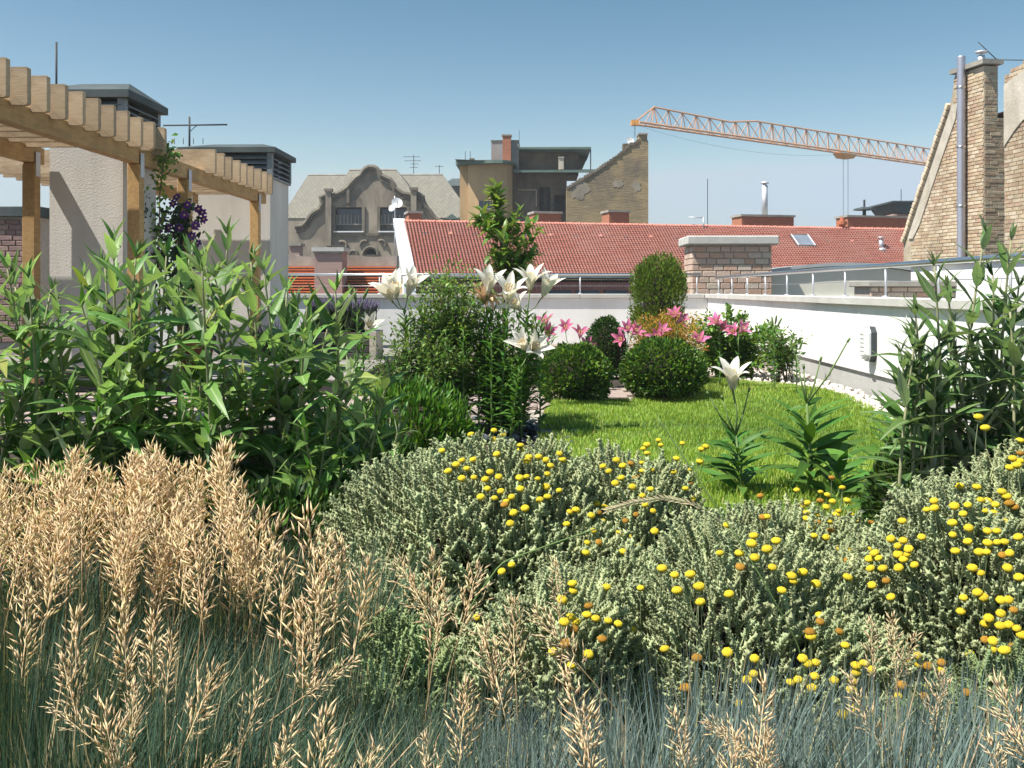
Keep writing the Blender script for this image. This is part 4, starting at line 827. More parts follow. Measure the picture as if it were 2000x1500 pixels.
# roof house far right behind ridge
p0 = PY(1745, 440, 60); p1 = PY(1800, 393, 60)
fr = thing('small_roof_house', 'small dark attic roof wedged between ridge chimney and brick gable', 'building', (p0.x, 60, 0)); ww = p1.x - p0.x
G().box(0, ww, 0, 4, -18, p1.z - .75).obj('house_wall', 'pinkrender', fr); G().hexa([(.4, -.2, p1.z - .75), (ww, -.2, p1.z - .75), (ww, 4, p1.z - .75), (.4, 4, p1.z - .75), (-.1, -.3, p1.z - .1), (ww, -.3, p1.z - .1), (ww, 4, p1.z - .1), (-.1, 4, p1.z - .1)]).obj('eave', 'zinc', fr); G().box(-.2, ww, -.4, 4.1, p1.z - .098, p1.z).obj('roof', 'zinc', fr)
tv(1760, 395, 370, 60.5, 'short rod on the small dark attic roof', [(385, -1, 1)])
# ------------------------------------------------------------------ tower crane
Dc = 112.; tip = PY(1240, 240, Dc); zc = tip.z
end = PY(1990, 349, (zc - H) * F / (HZ - 349)); end.z = zc
UJ = end - tip; LJ = UJ.length; UJ.normalize(); NJ = Vector((UJ.y, -UJ.x, 0))
cr = thing('tower_crane', 'orange lattice tower crane jib crossing the sky', 'crane', (end.x, end.y, -18))
O_ = tip - Vector((end.x, end.y, -18)); J = lambda u, w_, h: O_ + UJ * u + NJ * w_ + Z1 * h
s = Dc / F; hgt = lambda u: 2.1 if u > 3 else 2.1 * max(.15, u / 3)
npan = int(LJ / 2.35)
for w_ in (-.7, .7): G().tube([J(0, w_, 0), J(LJ, w_, 0)], .14, 5).obj('bottom_chord', 'crane', cr)
G().tube([J(0, 0, .1), J(3, 0, 2.1), J(16, 0, 1.75), J(21, 0, 2.35), J(LJ, 0, 2.35)], .12, 5).obj('top_chord', 'crane', cr)
def toph(u): return 2.1 - (u - 3) / 13 * .35 if u < 16 else (1.75 + (u - 16) / 5 * .6 if u < 21 else 2.35)
for k in range(npan):
    u = 3 + k * 2.35
    if u + 1.6 > LJ: break
    for w_ in (-.7, .7):
        G().tube([J(u, 0, toph(u)), J(u + 1.35, w_, 0)], .055, 4).obj('lattice_bar', 'crane', cr); G().tube([J(u, 0, toph(u)), J(max(0, u - .95), w_, 0)], .055, 4).obj('lattice_bar', 'crane', cr)
        if k % 3 == 0: G().tube([J(u, 0, toph(u)), J(u, w_, 0)], .05, 4).obj('lattice_bar', 'crane', cr)
    G().tube([J(u, -.7, 0), J(u, .7, 0)], .05, 4).obj('lattice_bar', 'crane', cr)
G().box(-.4, .4, -.4, .4, -.3, .3).obj('jib_head', 'crane2', cr).location = J(0, 0, 0)
# trolley with ropes
dr = ray(1650, 305); best = min(np.arange(5, LJ, .2), key=lambda u: abs((tip + UJ * u - CAM).normalized().x / (tip + UJ * u - CAM).normalized().y - dr.x / dr.y)); ut = float(best)
c = J(ut, 0, -.45); tr = G().hexa([J(ut - 1, -.7, -.8), J(ut + 1, -.7, -.8), J(ut + 1, .7, -.8), J(ut - 1, .7, -.8), J(ut - 1.7, -.8, -.2), J(ut + 1.7, -.8, -.2), J(ut + 1.7, .8, -.2), J(ut - 1.7, .8, -.2)]).obj('trolley', 'crane2', cr)
for du in (-.4, .7): G().tube([J(ut + du, 0, -.8), J(ut + du, 0, -14)], .03, 4).obj('hoist_rope', 'iron', cr)
G().hexa([J(ut - .3, -.3, -15.5), J(ut + .6, -.3, -15.5), J(ut + .6, .3, -15.5), J(ut - .3, .3, -15.5), J(ut - .5, -.3, -14), J(ut + .8, -.3, -14), J(ut + .8, .3, -14), J(ut - .5, .3, -14)]).obj('hook_block', 'crane2', cr)
G().tube([J(ut * t, 0, -.2 - 2.2 * 4 * t * (1 - t) * .6) for t in np.linspace(0, 1, 12)], .012, 4).obj('trolley_rope', 'iron', cr)
hm = (zc + 18)
for (a, b) in ((-.9, -.9), (.9, -.9), (.9, .9), (-.9, .9)): G().tube([(a, b, 0), (a, b, hm + 6)], .12, 5).obj('mast_leg', 'crane2', cr)
for k in range(int(hm / 1.8)):
    z = k * 1.8
    for (a, b, c_, d_) in ((-.9, -.9, .9, -.9), (.9, -.9, .9, .9), (.9, .9, -.9, .9), (-.9, .9, -.9, -.9)): G().tube([(a, b, z), (c_, d_, z + 1.8)], .05, 4).obj('mast_brace', 'crane2', cr)
# ================================================================== plants
def np4(m): return np.array(m)
# ------------------------------------------------------------------ butterfly bushes
BL = {}
for mk in ('bud_leaf', 'bud_leaf_r'):
    BL[mk] = [leaf_mesh('leaf', mk, W=w_, n=8, droop=d_, fold=f_, peak=.38, wave=.006, twist=t_, serr=.07) for (w_, d_, f_, t_) in
              ((.10, .22, .3, .15), (.115, .4, .2, -.25), (.09, .10, .45, .35), (.105, .55, .25, .0), (.092, -.08, .5, -.4), (.11, .75, .3, .5))]
def butterfly_bush(label, base, stems, mk, lmax=.205, limit=300, parts_by='front', group='butterfly bushes'):
    r = thing('butterfly_bush', label, 'shrub', base, group); L = []; base = Vector(base)
    for (tip, off) in stems:
        tip = Vector(tip); b0 = base + Vector((rnd(-.12, .12) + off[0] + (tip.x - base.x) * .55, rnd(-.1, .1) + off[1], 0)); mid = (b0 * .5 + tip * .5) + Vector((rnd(-.05, .05), rnd(-.05, .05), .05)) - Vector((tip.x - b0.x, tip.y - b0.y, 0)) * .12
        n = 14; pts = []
        for i in range(n + 1):
            t = i / n; pts.append(b0 * (1 - t) ** 2 + mid * 2 * t * (1 - t) + tip * t * t)
        g = G(); g.tube([p - base for p in pts], [.0065 * (1 - .75 * i / n) + .0012 for i in range(n + 1)], 5).obj('stem', 'bud_stem', r, True)
        length = sum((pts[i + 1] - pts[i]).length for i in range(n)); sp = .062; nn = int(length * .88 / sp); ph = rnd(0, 3)
        def on(t): x = t * n; i = min(n - 1, int(x)); return pts[i].lerp(pts[i + 1], x - i), (pts[i + 1] - pts[i]).normalized()
        for k in range(nn):
            t = 1 - (k * sp) / length
            p_, d_ = on(t); ph += math.pi / 2 + rnd(-.25, .25)
            age = min(1, .44 + k * .16); Lf = lmax * age * rnd(.8, 1.1) * (1 if k < 9 else .85)
            a_ = d_.orthogonal().normalized(); a_ = Matrix.Rotation(ph, 3, d_) @ a_
            for sgn in (1, -1):
                if random.random() < (.05 if k < 7 else .16): continue
                open_ = (.35 + .08 * k if k < 6 else .85) + rnd(-.15, .2)
                dl = (d_ * math.cos(open_) + a_ * sgn * math.sin(open_)); dl.z -= .1 + (.02 * k); dl.normalize()
                up = (d_ * 1.0 + Z1 * .7 + rvec() * .25)
                L.append((p_, frame(p_ - base, dl, up, Lf, Lf * rnd(.9, 1.25), rnd(-.35, .35))))
            if k > 1 and k < 9 and random.random() < .55:   # axillary shoots
                for q in range(4):
                    dl = (d_ * 1.2 + a_ * rnd(-1, 1) + rvec() * .5).normalized(); L.append((p_, frame(p_ - base + a_ * .01, dl, Z1 + rvec() * .4, Lf * rnd(.3, .55))))
        for q in range(4):
            dl = (on(1)[1] + rvec() * .45).normalized(); L.append((tip, frame(tip - base, dl, rvec(), lmax * rnd(.2, .4))))
    # nearest / biggest leaves are parts, the remainder one mass
    L.sort(key=lambda q: -(q[1].to_scale().x / (q[0] - CAM).length) * (1.6 if q[0].z > .35 else 1))
    for i, (p_, m4) in enumerate(L[:limit]): place('leaf', random.choice(BL[mk]), r, m4)
    if len(L) > limit: tag(scatter('leaf_mass', leaf(W=.09, n=5, droop=.25, fold=.3, peak=.38), [np4(m) for _, m in L[limit:]], mk, r, True), kind='stuff')
    return r
def tips(lst, Y, jit=.25): return [(PY(px, py, Y + rnd(-jit, jit)), (0, 0)) for px, py in lst]
def fill(px0, px1, py0, py1, n, Y, jit=.35): return [(PY(rnd(px0, px1), rnd(py0, py1), Y + rnd(-jit, jit)), (rnd(-.1, .1), rnd(-.1, .1))) for _ in range(n)]
butterfly_bush('leafy butterfly bush at the left edge behind the straw-coloured grass', (GX(60, 3.1), 3.1, 0), tips([(100, 565), (15, 525), (160, 600), (55, 545), (30, 560), (110, 590), (-30, 530), (130, 660), (75, 640)], 3.0) + fill(-60, 200, 690, 930, 13, 3.1), 'bud_leaf')
butterfly_bush('tallest butterfly bush in front of the first grey shaft and posts', (GX(320, 3.2), 3.2, 0), tips([(265, 505), (165, 540), (370, 500), (395, 530), (222, 475), (325, 500), (205, 520), (290, 560), (260, 600), (345, 590), (180, 610)], 3.1) + fill(140, 430, 700, 950, 15, 3.15), 'bud_leaf')
butterfly_bush('butterfly bush leaning right, in front of the far shaft and deck', (GX(480, 3.3), 3.3, 0), tips([(560, 570), (600, 600), (490, 510), (400, 510), (445, 460), (515, 530), (655, 570), (420, 545), (580, 600), (560, 640), (480, 570), (610, 660), (640, 640)], 3.15) + fill(390, 610, 710, 950, 15, 3.25), 'bud_leaf')
butterfly_bush('low sprawling butterfly bush shoots beside the bright evergreen cushion', (GX(600, 3.1), 3.1, 0), tips([(710, 760), (735, 790), (760, 730), (720, 850), (690, 720), (745, 860), (660, 740)], 3.0, .15) + fill(540, 790, 800, 960, 30, 3.1, .25), 'bud_leaf', .17)
butterfly_bush('tall dusky butterfly bush at the right edge before the white wall', (GX(1900, 3.2), 3.2, 0), tips([(1825, 520), (1925, 455), (1975, 470), (1780, 660), (1850, 560), (1990, 560), (2030, 430), (1940, 540), (1760, 690)], 3.15, .15) + fill(1770, 2070, 600, 900, 46, 3.25, .25), 'bud_leaf_r', .17)
# ------------------------------------------------------------------ cotton lavender mounds with yellow buttons
def sprig():
    v = []; f = []
    n = 24
    for i in range(n):
        t = i / n; a = i * 2.4; z0 = .05 + .93 * t; L_ = .155 * (1 - .4 * t)
        d = Vector((math.cos(a), math.sin(a), .75)).normalized(); s_ = Vector((-math.sin(a), math.cos(a), 0)) * .055; c = Vector((0, 0, z0)); u = d.cross(s_).normalized() * .055
        k = len(v); v += [c + s_, c - s_, c + u, c + d * L_ * 1.25]; f += [(k, k + 1, k + 3), (k + 1, k + 2, k + 3), (k + 2, k, k + 3)]
    k = len(v); v += [(-.035, -.02, -.3), (.035, -.02, -.3), (0, .04, -.3), (0, 0, .95)]; f += [(k, k + 1, k + 3), (k + 1, k + 2, k + 3), (k + 2, k, k + 3)]
    V = np.array([tuple(p) for p in v]); return V[:, [2, 0, 1]], np.array(f)     # axis along +x
SPR = sprig()
def lumps(seed):
    rs = np.random.default_rng(seed); K = rs.normal(size=(9, 3)) * (5.5 if seed > 9 else 4.2); P = rs.uniform(0, 6.28, 9)
    return lambda d: sum(math.sin(d.x * k[0] + d.y * k[1] + d.z * k[2] + p) for k, p in zip(K, P)) / 9
class Mound:
    def __init__(s, label, c, r, n, m, seed, lenr=(.045, .085)):
        s.c = Vector(c); s.r = Vector(r); s.o = thing('cotton_lavender', label, 'shrub', (c[0], c[1], 0), 'silvery cotton lavender mounds'); s.lf = lumps(seed); s.nf = 0
        ms = []
        for _ in range(int(n * 2.3)):
            d = rvec()
            if d.z < -.25: d.z = abs(d.z)
            if d.y > .35 and random.random() < .6: continue
            k = .96 + .36 * s.lf(d) - (abs(rnd(0, 1)) ** 3) * .22
            p_ = s.c + Vector((d.x * s.r.x, d.y * s.r.y, d.z * s.r.z)) * k
            if p_.z < .03: continue
            nn = Vector((d.x / s.r.x, d.y / s.r.y, d.z / s.r.z)).normalized()
            dr = (nn * .85 + Z1 * .55 + rvec() * .6).normalized(); l_ = rnd(*lenr) * (1.35 if random.random() < .12 else 1)
            ms.append(np4(frame(p_ - s.o.location - dr * l_ * .4, dr, rvec(), l_, l_ * rnd(.75, 1.1))))
        tag(scatter('foliage', SPR, ms, m, s.o), kind='stuff')
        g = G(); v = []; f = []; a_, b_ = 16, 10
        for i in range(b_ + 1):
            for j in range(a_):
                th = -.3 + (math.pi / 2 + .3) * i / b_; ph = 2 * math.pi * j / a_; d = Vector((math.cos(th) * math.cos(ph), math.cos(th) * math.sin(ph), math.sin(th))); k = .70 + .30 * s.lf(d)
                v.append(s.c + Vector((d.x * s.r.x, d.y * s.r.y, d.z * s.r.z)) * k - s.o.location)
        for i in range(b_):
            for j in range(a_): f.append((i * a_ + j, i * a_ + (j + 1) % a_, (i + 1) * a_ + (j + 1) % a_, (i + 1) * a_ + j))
        g.add(v, f).obj('shade_core', 'twigshade', s.o, True)  # solid dark filler stands in for the mound's self-shaded inside
    def hit(s, px, py):
        d = ray(px, py).normalized(); best = (9., 2.)
        for t in np.arange(1.0, 3.4, .012):
            p_ = CAM + d * float(t) - s.c; e = Vector((p_.x / s.r.x, p_.y / s.r.y, p_.z / s.r.z)); L_ = e.length
            if L_ > 1.6: continue
            q = L_ - (1.0 + .36 * s.lf(e / max(L_, 1e-6)))
            if q < best[0]: best = (q, float(t))
            if q < 0: return float(t), (float(t), 0)
        return None, (best[1], best[0])
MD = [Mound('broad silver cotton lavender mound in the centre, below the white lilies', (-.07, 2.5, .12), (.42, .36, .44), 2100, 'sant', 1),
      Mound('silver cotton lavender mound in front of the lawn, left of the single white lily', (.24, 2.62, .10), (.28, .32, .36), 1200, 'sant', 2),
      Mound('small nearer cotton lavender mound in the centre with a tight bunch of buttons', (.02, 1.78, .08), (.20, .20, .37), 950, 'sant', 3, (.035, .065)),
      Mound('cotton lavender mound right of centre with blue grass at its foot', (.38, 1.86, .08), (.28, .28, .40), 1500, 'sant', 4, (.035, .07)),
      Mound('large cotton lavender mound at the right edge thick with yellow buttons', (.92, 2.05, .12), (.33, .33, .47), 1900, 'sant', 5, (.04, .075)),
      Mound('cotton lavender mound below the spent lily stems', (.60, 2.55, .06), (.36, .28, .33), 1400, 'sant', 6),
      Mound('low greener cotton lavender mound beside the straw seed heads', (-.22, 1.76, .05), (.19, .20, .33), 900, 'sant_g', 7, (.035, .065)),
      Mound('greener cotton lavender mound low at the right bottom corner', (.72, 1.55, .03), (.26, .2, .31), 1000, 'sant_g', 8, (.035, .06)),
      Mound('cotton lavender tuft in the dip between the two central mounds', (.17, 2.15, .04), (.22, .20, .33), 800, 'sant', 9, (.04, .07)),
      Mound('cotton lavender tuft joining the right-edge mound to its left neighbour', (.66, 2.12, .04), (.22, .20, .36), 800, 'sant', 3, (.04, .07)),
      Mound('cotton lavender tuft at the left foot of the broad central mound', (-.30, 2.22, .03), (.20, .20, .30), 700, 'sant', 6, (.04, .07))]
C6 = "757,115 808,138 627,138 757,165 466,228 578,282 545,306 640,278 500,343 577,383 645,378 605,328 772,248 905,200 905,225 950,265 1005,262 1045,280 940,285 1122,245 1140,278 1073,312 1055,358 735,348 707,388 783,375 900,380 938,373 1000,385 720,440 795,455 905,440 1048,430 1120,450 683,487 760,493 855,487 825,510 815,530 1055,485 1010,503 865,575 930,550 848,635 1162,638 1180,570 1215,558 1330,522 1373,545 1340,572 1300,590 1362,620 1313,675 1278,742 1343,740 1270,798 1455,690 1505,710 1490,620 1550,585 1645,565 1653,678 1480,792 1560,765 855,865 800,903 1365,315 1397,343 1440,280 1475,312 1520,300 1580,296 1585,342 1640,335 1433,410 1467,380 1550,378 1530,430 1630,443 1585,480 1600,530 1760,348 1775,272 1808,187 1675,170 1688,197 1590,217 1610,195 1612,243 1905,290 1940,205 1915,220 1850,410 1840,340 1825,440 1865,500 1195,970 1200,1010 1135,1060 1285,1095 1275,1145 1325,1165 1185,1155 1150,1185 1215,1185 1205,1225 1395,1178 1450,1195 1520,1228 1360,1280 1155,1305 1085,1350 1283,1365 1190,1425 660,1160 1385,990 1575,995 1695,885 1765,922 1852,918 1778,1008 1900,985 1908,1073 1712,1333 1890,1385 1410,998"
C8 = "550,312 712,170 725,275 745,272 890,142 1062,82 1113,130 1007,152 1040,165 1137,193 1065,197 940,205 915,222 1005,195 1035,225 937,253 938,282 988,265 1095,245 1085,262 1160,262 1110,287 1050,297 992,300 965,320 1150,305 1190,290 1305,280 1255,302 1405,293 1055,340 975,365 1035,373 1090,425 1140,432 1138,485 1140,568 680,365 670,403 790,390 745,430 685,472 615,518 515,450 610,450 772,520 865,562 873,587 818,632 985,600 920,543 560,650 415,612 420,688 1240,432 1270,450 1245,478 1290,475 1350,380 1410,388 1383,415 1437,430 1430,455 1412,480 1385,455 1500,372 1310,525 1388,522 1327,585 1257,607 1350,665 1465,508 1250,525 1560,195 1525,238 1562,230 1660,220 1683,122 1770,127 1725,215 1785,192 1822,195 1703,258 1812,245 1850,255 1892,150 1915,172 1930,207 1955,225 1855,215 1907,295 1650,302 1730,327 1652,360 1725,393 1822,342 1868,342 1823,400 1870,397 1905,395 1930,450 1895,460 1665,440 1782,445 1818,445 1748,522 1790,548 1920,522 1972,372 1975,568 1705,668 1773,643 1802,665 1692,735 1888,680 1925,678 1950,728 1887,745 1828,768 1810,795 1885,805 1925,800 1965,818 1990,850 1810,873 1850,880 1735,940 1848,920 1905,925 1940,905 1003,755 1005,785 955,835 960,855 1100,833 1127,900 245,918 552,935 405,962 685,965 345,1108 608,1185 680,1040 650,1070 920,965 945,990 985,985 978,1052 897,1068 860,1082 965,1108 1073,1072 1180,1000 1220,988 1180,1035 1255,1020 1160,1120 1170,1212 1120,1240 1165,1075 1430,985 1480,950 1490,990 1532,1002 1598,985 1600,1020 1408,1095 1532,1107 1385,1148 1455,1142 1510,1150 1718,1132 1980,0 1930,32"
C7 = "1980,775 1982,838 1945,862 1930,907 1778,660 1810,713 1965,895"
def parse(s_, ox_, oy_, k): return [(ox_ + float(a.split(',')[0]) / k, oy_ + float(a.split(',')[1]) / k) for a in s_.split()]
FL = parse(C6, 700, 800, 2.857) + parse(C8, 1200, 900, 2.5) + parse(C7, 1200, 550, 2.5)
def button_mesh(m):
    g = G(); n, mm = 14, 7
    v = []
    for i in range(mm + 1):
        a = -.9 + (math.pi / 2 + .9) * i / mm
        for k in range(n):
            t = 2 * math.pi * k / n + (.22 if i % 2 else 0); rr_ = 1 + (.07 if (i + k) % 2 else -.06); v.append((rr_ * math.cos(a) * math.cos(t), rr_ * math.cos(a) * math.sin(t), .62 * rr_ * math.sin(a)))
    f = [(i * n + k, i * n + (k + 1) % n, (i + 1) * n + (k + 1) % n, (i + 1) * n + k) for i in range(mm) for k in range(n)]
    g.add(v, f + [tuple(range(n))[::-1]], 0); g.add([(.55 * math.cos(k), .55 * math.sin(k), -.62) for k in np.linspace(0, 5.5, 8)] + [(.1 * math.cos(k), .1 * math.sin(k), -1.0) for k in np.linspace(0, 5.5, 8)], [(k, (k + 1) % 8, (k + 1) % 8 + 8, k + 8) for k in range(8)], 1)
    return g.mesh('button_flower', [m, 'stalk'], True)
BM = [button_mesh('button'), button_mesh('button'), button_mesh('button_old')]
for (px, py) in FL:
    best = None
    for mo in MD:
        t, alt = mo.hit(px, py)
        if t is not None and t > .5 and (best is None or best[0] == 'n' or t < best[1]): best = ('h', t, mo)
        elif t is None and (best is None or (best[0] == 'n' and alt[1] < best[3])) : best = ('n', alt[0], mo, alt[1])
    mo = best[2]; t = best[1] - (.05 if best[0] == 'h' else 0); p_ = CAM + ray(px, py).normalized() * t
    tilt = ((p_ - mo.c) * .8 + Z1 * .5 + rvec() * .15 + (CAM - p_).normalized() * .12).normalized()
    rad = rnd(.0070, .0096) * (1 if t < 2.2 else 1.08) ; old = random.random() < .10
    q = tilt.to_track_quat('Z', 'Y').to_matrix().to_4x4()
    fo = place('button_flower', BM[2] if old else random.choice(BM[:2]), mo.o, Matrix.Translation(p_ - mo.o.location) @ q @ Matrix.Scale(rad, 4))
    s0 = p_ - tilt * rad * .9; s1 = s0 - tilt * rnd(.05, .08) - Z1 * rnd(.02, .05); M_ = (Matrix.Translation(p_) @ q @ Matrix.Scale(rad, 4)).inverted()
    G().tube([M_ @ s0, M_ @ (s0.lerp(s1, .5) + rvec() * .006), M_ @ s1], .09, 4, caps=False).obj('stalk', 'stalk', fo, fix=False)
# ------------------------------------------------------------------ fescue clumps with straw seed heads
def blades(n, hmin, hmax, spread, lean):
    a = RNG.uniform(0, 2 * np.pi, n); r0 = spread * np.sqrt(RNG.random(n)); L = RNG.uniform(hmin, hmax, n); le = np.abs(RNG.normal(0, lean, n)); w = RNG.uniform(.0006, .0011, n)
    aa = a + RNG.normal(0, .5, n); bx, by = np.cos(a) * r0, np.sin(a) * r0; P = np.zeros((n, 7, 3)); sx, sy = -np.sin(aa + .8), np.cos(aa + .8)
    for i, t in enumerate((0, .45, .8, 1)):
        ang = le * (0.55 + .9 * t); x = bx + np.cos(aa) * np.sin(ang) * L * t; y = by + np.sin(aa) * np.sin(ang) * L * t; z = np.cos(ang) * L * t
        if i < 3: P[:, 2 * i] = np.stack([x - sx * w, y - sy * w, z], -1); P[:, 2 * i + 1] = np.stack([x + sx * w, y + sy * w, z], -1)
        else: P[:, 6] = np.stack([x, y, z], -1)
    b = np.arange(n)[:, None] * 7
    T_ = np.concatenate([b + np.array([q]) for q in ((0, 1, 3), (0, 3, 2), (2, 3, 5), (2, 5, 4), (4, 5, 6))]); return P.reshape(-1, 3), T_, np.repeat(RNG.random(n), 7)
CL = []
def fescue(label, x, y, m, n, h, spread=.10, lean=.26):
    o = thing('fescue_clump', label, 'grass clump', (x, y, 0), 'fescue clumps'); V, T_, tn = blades(n, h * .6, h, spread, lean)
    tag(link(bpy.data.objects.new('grass_blades', np_mesh('grass_blades', V, T_, [m], tn)), o), kind='stuff'); CL.append(o); return o
names = ['leftmost', 'second', 'third', 'fourth', 'fifth', 'sixth', 'seventh', 'eighth', 'ninth', 'rightmost']
for i in range(10):
    x = -.72 + i * .155
    fescue('blue fescue clump, %s in the row along the bottom of the picture' % (names[i] if i in (0, 9) else names[i] + ' from the left'), x + rnd(-.02, .02), 1.27 + rnd(-.04, .05), 'fescue' if i > 3 else 'fescue_green', 2300, (.41 if 2 < i < 5 else .45) if i < 6 else .47, .10, .36 if i < 5 else .42)
for i in range(5):
    fescue('green fescue clump, %s in the second row under the straw seed heads' % ['leftmost', 'second from left', 'middle', 'fourth from left', 'rightmost'][i], -.88 + i * .17, 1.62 + rnd(-.04, .04), 'fescue_green', 1900, .45 - .02 * i, .11, .25)
for i in range(4):
    fescue('green fescue clump, %s in the back row below the butterfly bush' % ['leftmost', 'second from left', 'third from left', 'rightmost'][i], -1.05 + i * .2, 2.0 + rnd(-.04, .04), 'fescue_green', 1300, .46, .12, .2)
def seed_head(nb, width, seed):
    rs = random.Random(seed); v = []; f = []
    def spk(c, d, L_, w_):
        d = Vector(d).normalized(); a = d.orthogonal().normalized(); b = d.cross(a); k = len(v); m_ = Vector(c) + d * L_ * .4
        v.extend([Vector(c), m_ + a * w_, m_ - a * w_ * .5 + b * w_ * .87, m_ - a * w_ * .5 - b * w_ * .87, Vector(c) + d * L_]); f.extend([(k, k + 1, k + 2), (k, k + 2, k + 3), (k, k + 3, k + 1), (k + 4, k + 2, k + 1), (k + 4, k + 3, k + 2), (k + 4, k + 1, k + 3)])
    for i in range(nb):
        t = i / nb; az = i * 2.4 + rs.uniform(-.4, .4); bl = width * (math.sin(math.pi * min(1, (t * .82 + .14))) ** .8) * rs.uniform(.6, 1.1)
        d = Vector((math.cos(az), math.sin(az), .85 + .9 * t)).normalized(); c = Vector((0, 0, t * .93))
        ns = max(2, int(bl / .05))
        for j in range(ns):
            e = c + d * bl * (j + .5) / ns; dd_ = (d + Vector((rs.uniform(-.65, .65), rs.uniform(-.65, .65), rs.uniform(-.15, .5)))).normalized(); spk(e, dd_, rs.uniform(.10, .19), rs.uniform(.008, .0135))
    spk((0, 0, .9), (0, 0, 1), .14, .014)
    k = len(v); v.extend([Vector((.008, 0, 0)), Vector((-.004, .007, 0)), Vector((-.004, -.007, 0)), Vector((0, 0, .98))]); f.extend([(k, k + 1, k + 3), (k + 1, k + 2, k + 3), (k + 2, k, k + 3)])
    V = np.array([tuple(p) for p in v]); tn = np.repeat(RNG.random(len(V) // 5 + 1), 5)[:len(V)] * .9
    return np_mesh('seed_head', V, np.array(f), ['straw'], tn)
SH = [seed_head(26, .27, 1), seed_head(32, .22, 2), seed_head(24, .33, 3), seed_head(28, .17, 4), seed_head(34, .25, 5), seed_head(14, .3, 6), seed_head(18, .38, 7)]
def head(px, py, Y, Lm, lean=(0, 0), var=None):
    tip = PY(px, py, Y); d = Vector((lean[0] + rnd(-.12, .12), rnd(-.15, .15), 1)).normalized(); b0 = tip - d * Lm
    cl = min(CL, key=lambda o: (o.location.x - b0.x) ** 2 + (o.location.y - b0.y) ** 2)
    ro = Matrix.Rotation(rnd(0, 6.28), 4, 'Z'); m4 = Matrix.Translation(b0 - cl.location) @ d.to_track_quat('Z', 'Y').to_matrix().to_4x4() @ ro @ Matrix.Scale(Lm, 4)
    h_ = place('seed_head', SH[var] if var is not None else random.choice(SH[:5]), cl, m4)
    foot = Vector((b0.x - lean[0] * .15 + rnd(-.03, .03), b0.y + rnd(-.03, .03), 0)); foot = foot.lerp(Vector((cl.location.x, cl.location.y, 0)), .35); inv = (Matrix.Translation(cl.location) @ m4).inverted()
    pts = [b0, b0 - d * .06 * (1 + Lm), b0.lerp(foot, .5) + Vector((rnd(-.01, .01), rnd(-.01, .01), 0)) - Vector((d.x, d.y, 0)) * .05, foot]
    G().tube([inv @ p_ for p_ in pts], .0011 / Lm, 4, caps=False).obj('stalk', 'strawstem', h_, fix=False)
rs = random.Random(5)
for i in range(82):
    px = rs.uniform(-25, 480); top = 858 + (25 if px < 60 else 0) + 45 * abs(math.sin(px / 47.)); py = top + rs.random() ** 1.8 * 165
    Y = 2.05 - (py - top) / 165 * .4 + rs.uniform(-.08, .08); head(px, py, Y, rs.uniform(.13, .19) * Y / 1.9, (rs.uniform(-.22, .25), 0))
for (px, py, L_, lx, Y, vr) in ((515, 990, .16, 0, 1.75, None), (545, 1008, .17, .1, 1.7, None), (600, 985, .19, 0, 1.75, None), (640, 1035, .17, 0, 1.7, None), (668, 1052, .15, .15, 1.7, None), (555, 1075, .15, 0, 1.6, None), (620, 1130, .17, 0, 1.55, None), (722, 1085, .16, .1, 1.6, None), (775, 1092, .11, -.5, 1.55, None), (848, 1075, .15, .1, 1.55, None), (868, 1135, .12, .2, 1.5, None), (935, 1100, .12, .3, 1.6, None), (1083, 1092, .09, -.05, 1.6, 3), (590, 1170, .15, 0, 1.5, None), (1000, 1165, .12, -.1, 1.5, None), (945, 1218, .13, -.15, 1.4, None), (1040, 1192, .12, -.9, 1.5, None), (700, 1285, .09, 1.3, 1.4, None), (425, 1298, .10, .3, 1.25, 5), (512, 1322, .09, .3, 1.25, 5), (262, 1332, .08, 0, 1.25, None), (195, 1365, .12, -.15, 1.22, 5), (92, 1372, .07, -1.2, 1.22, 5), (460, 1462, .08, 1.2, 1.2, 5), (575, 1400, .11, .35, 1.18, 3), (637, 1378, .12, 0, 1.15, 0), (742, 1455, .09, .4, 1.15, None), (830, 1432, .08, 0, 1.15, 5), (912, 1325, .10, .1, 1.25, None), (1105, 1300, .14, -.2, 1.2, 3), (1140, 1372, .10, -.1, 1.15, None), (1318, 1385, .10, -.2, 1.2, 3), (1375, 1405, .07, -1.6, 1.2, 5), (1440, 1430, .09, .1, 1.12, None), (1495, 1322, .13, .05, 1.2, None), (1500, 1425, .08, .1, 1.12, None), (1655, 1318, .10, -.5, 1.3, 3), (1700, 1205, .09, -.1, 1.45, None), (1742, 1198, .08, 0, 1.45, None), (1790, 1235, .08, .2, 1.45, None), (1842, 1312, .08, 0, 1.35, None), (1945, 1325, .10, -.5, 1.2, None), (1930, 1436, .09, -.4, 1.15, 3), (1975, 1428, .08, -.6, 1.15, None), (300, 1195, .12, 0, 1.45, None), (240, 1180, .15, -.05, 1.5, None), (150, 1190, .16, .05, 1.5, None), (335, 1235, .10, .1, 1.42, None), (120, 1280, .10, -.2, 1.35, None), (60, 1150, .14, 0, 1.55, None)):
    head(px, py, Y, L_ * (1.1 if Y < 1.4 else 1.05), (lx, 0), 2 if vr == 5 and px % 2 else vr)
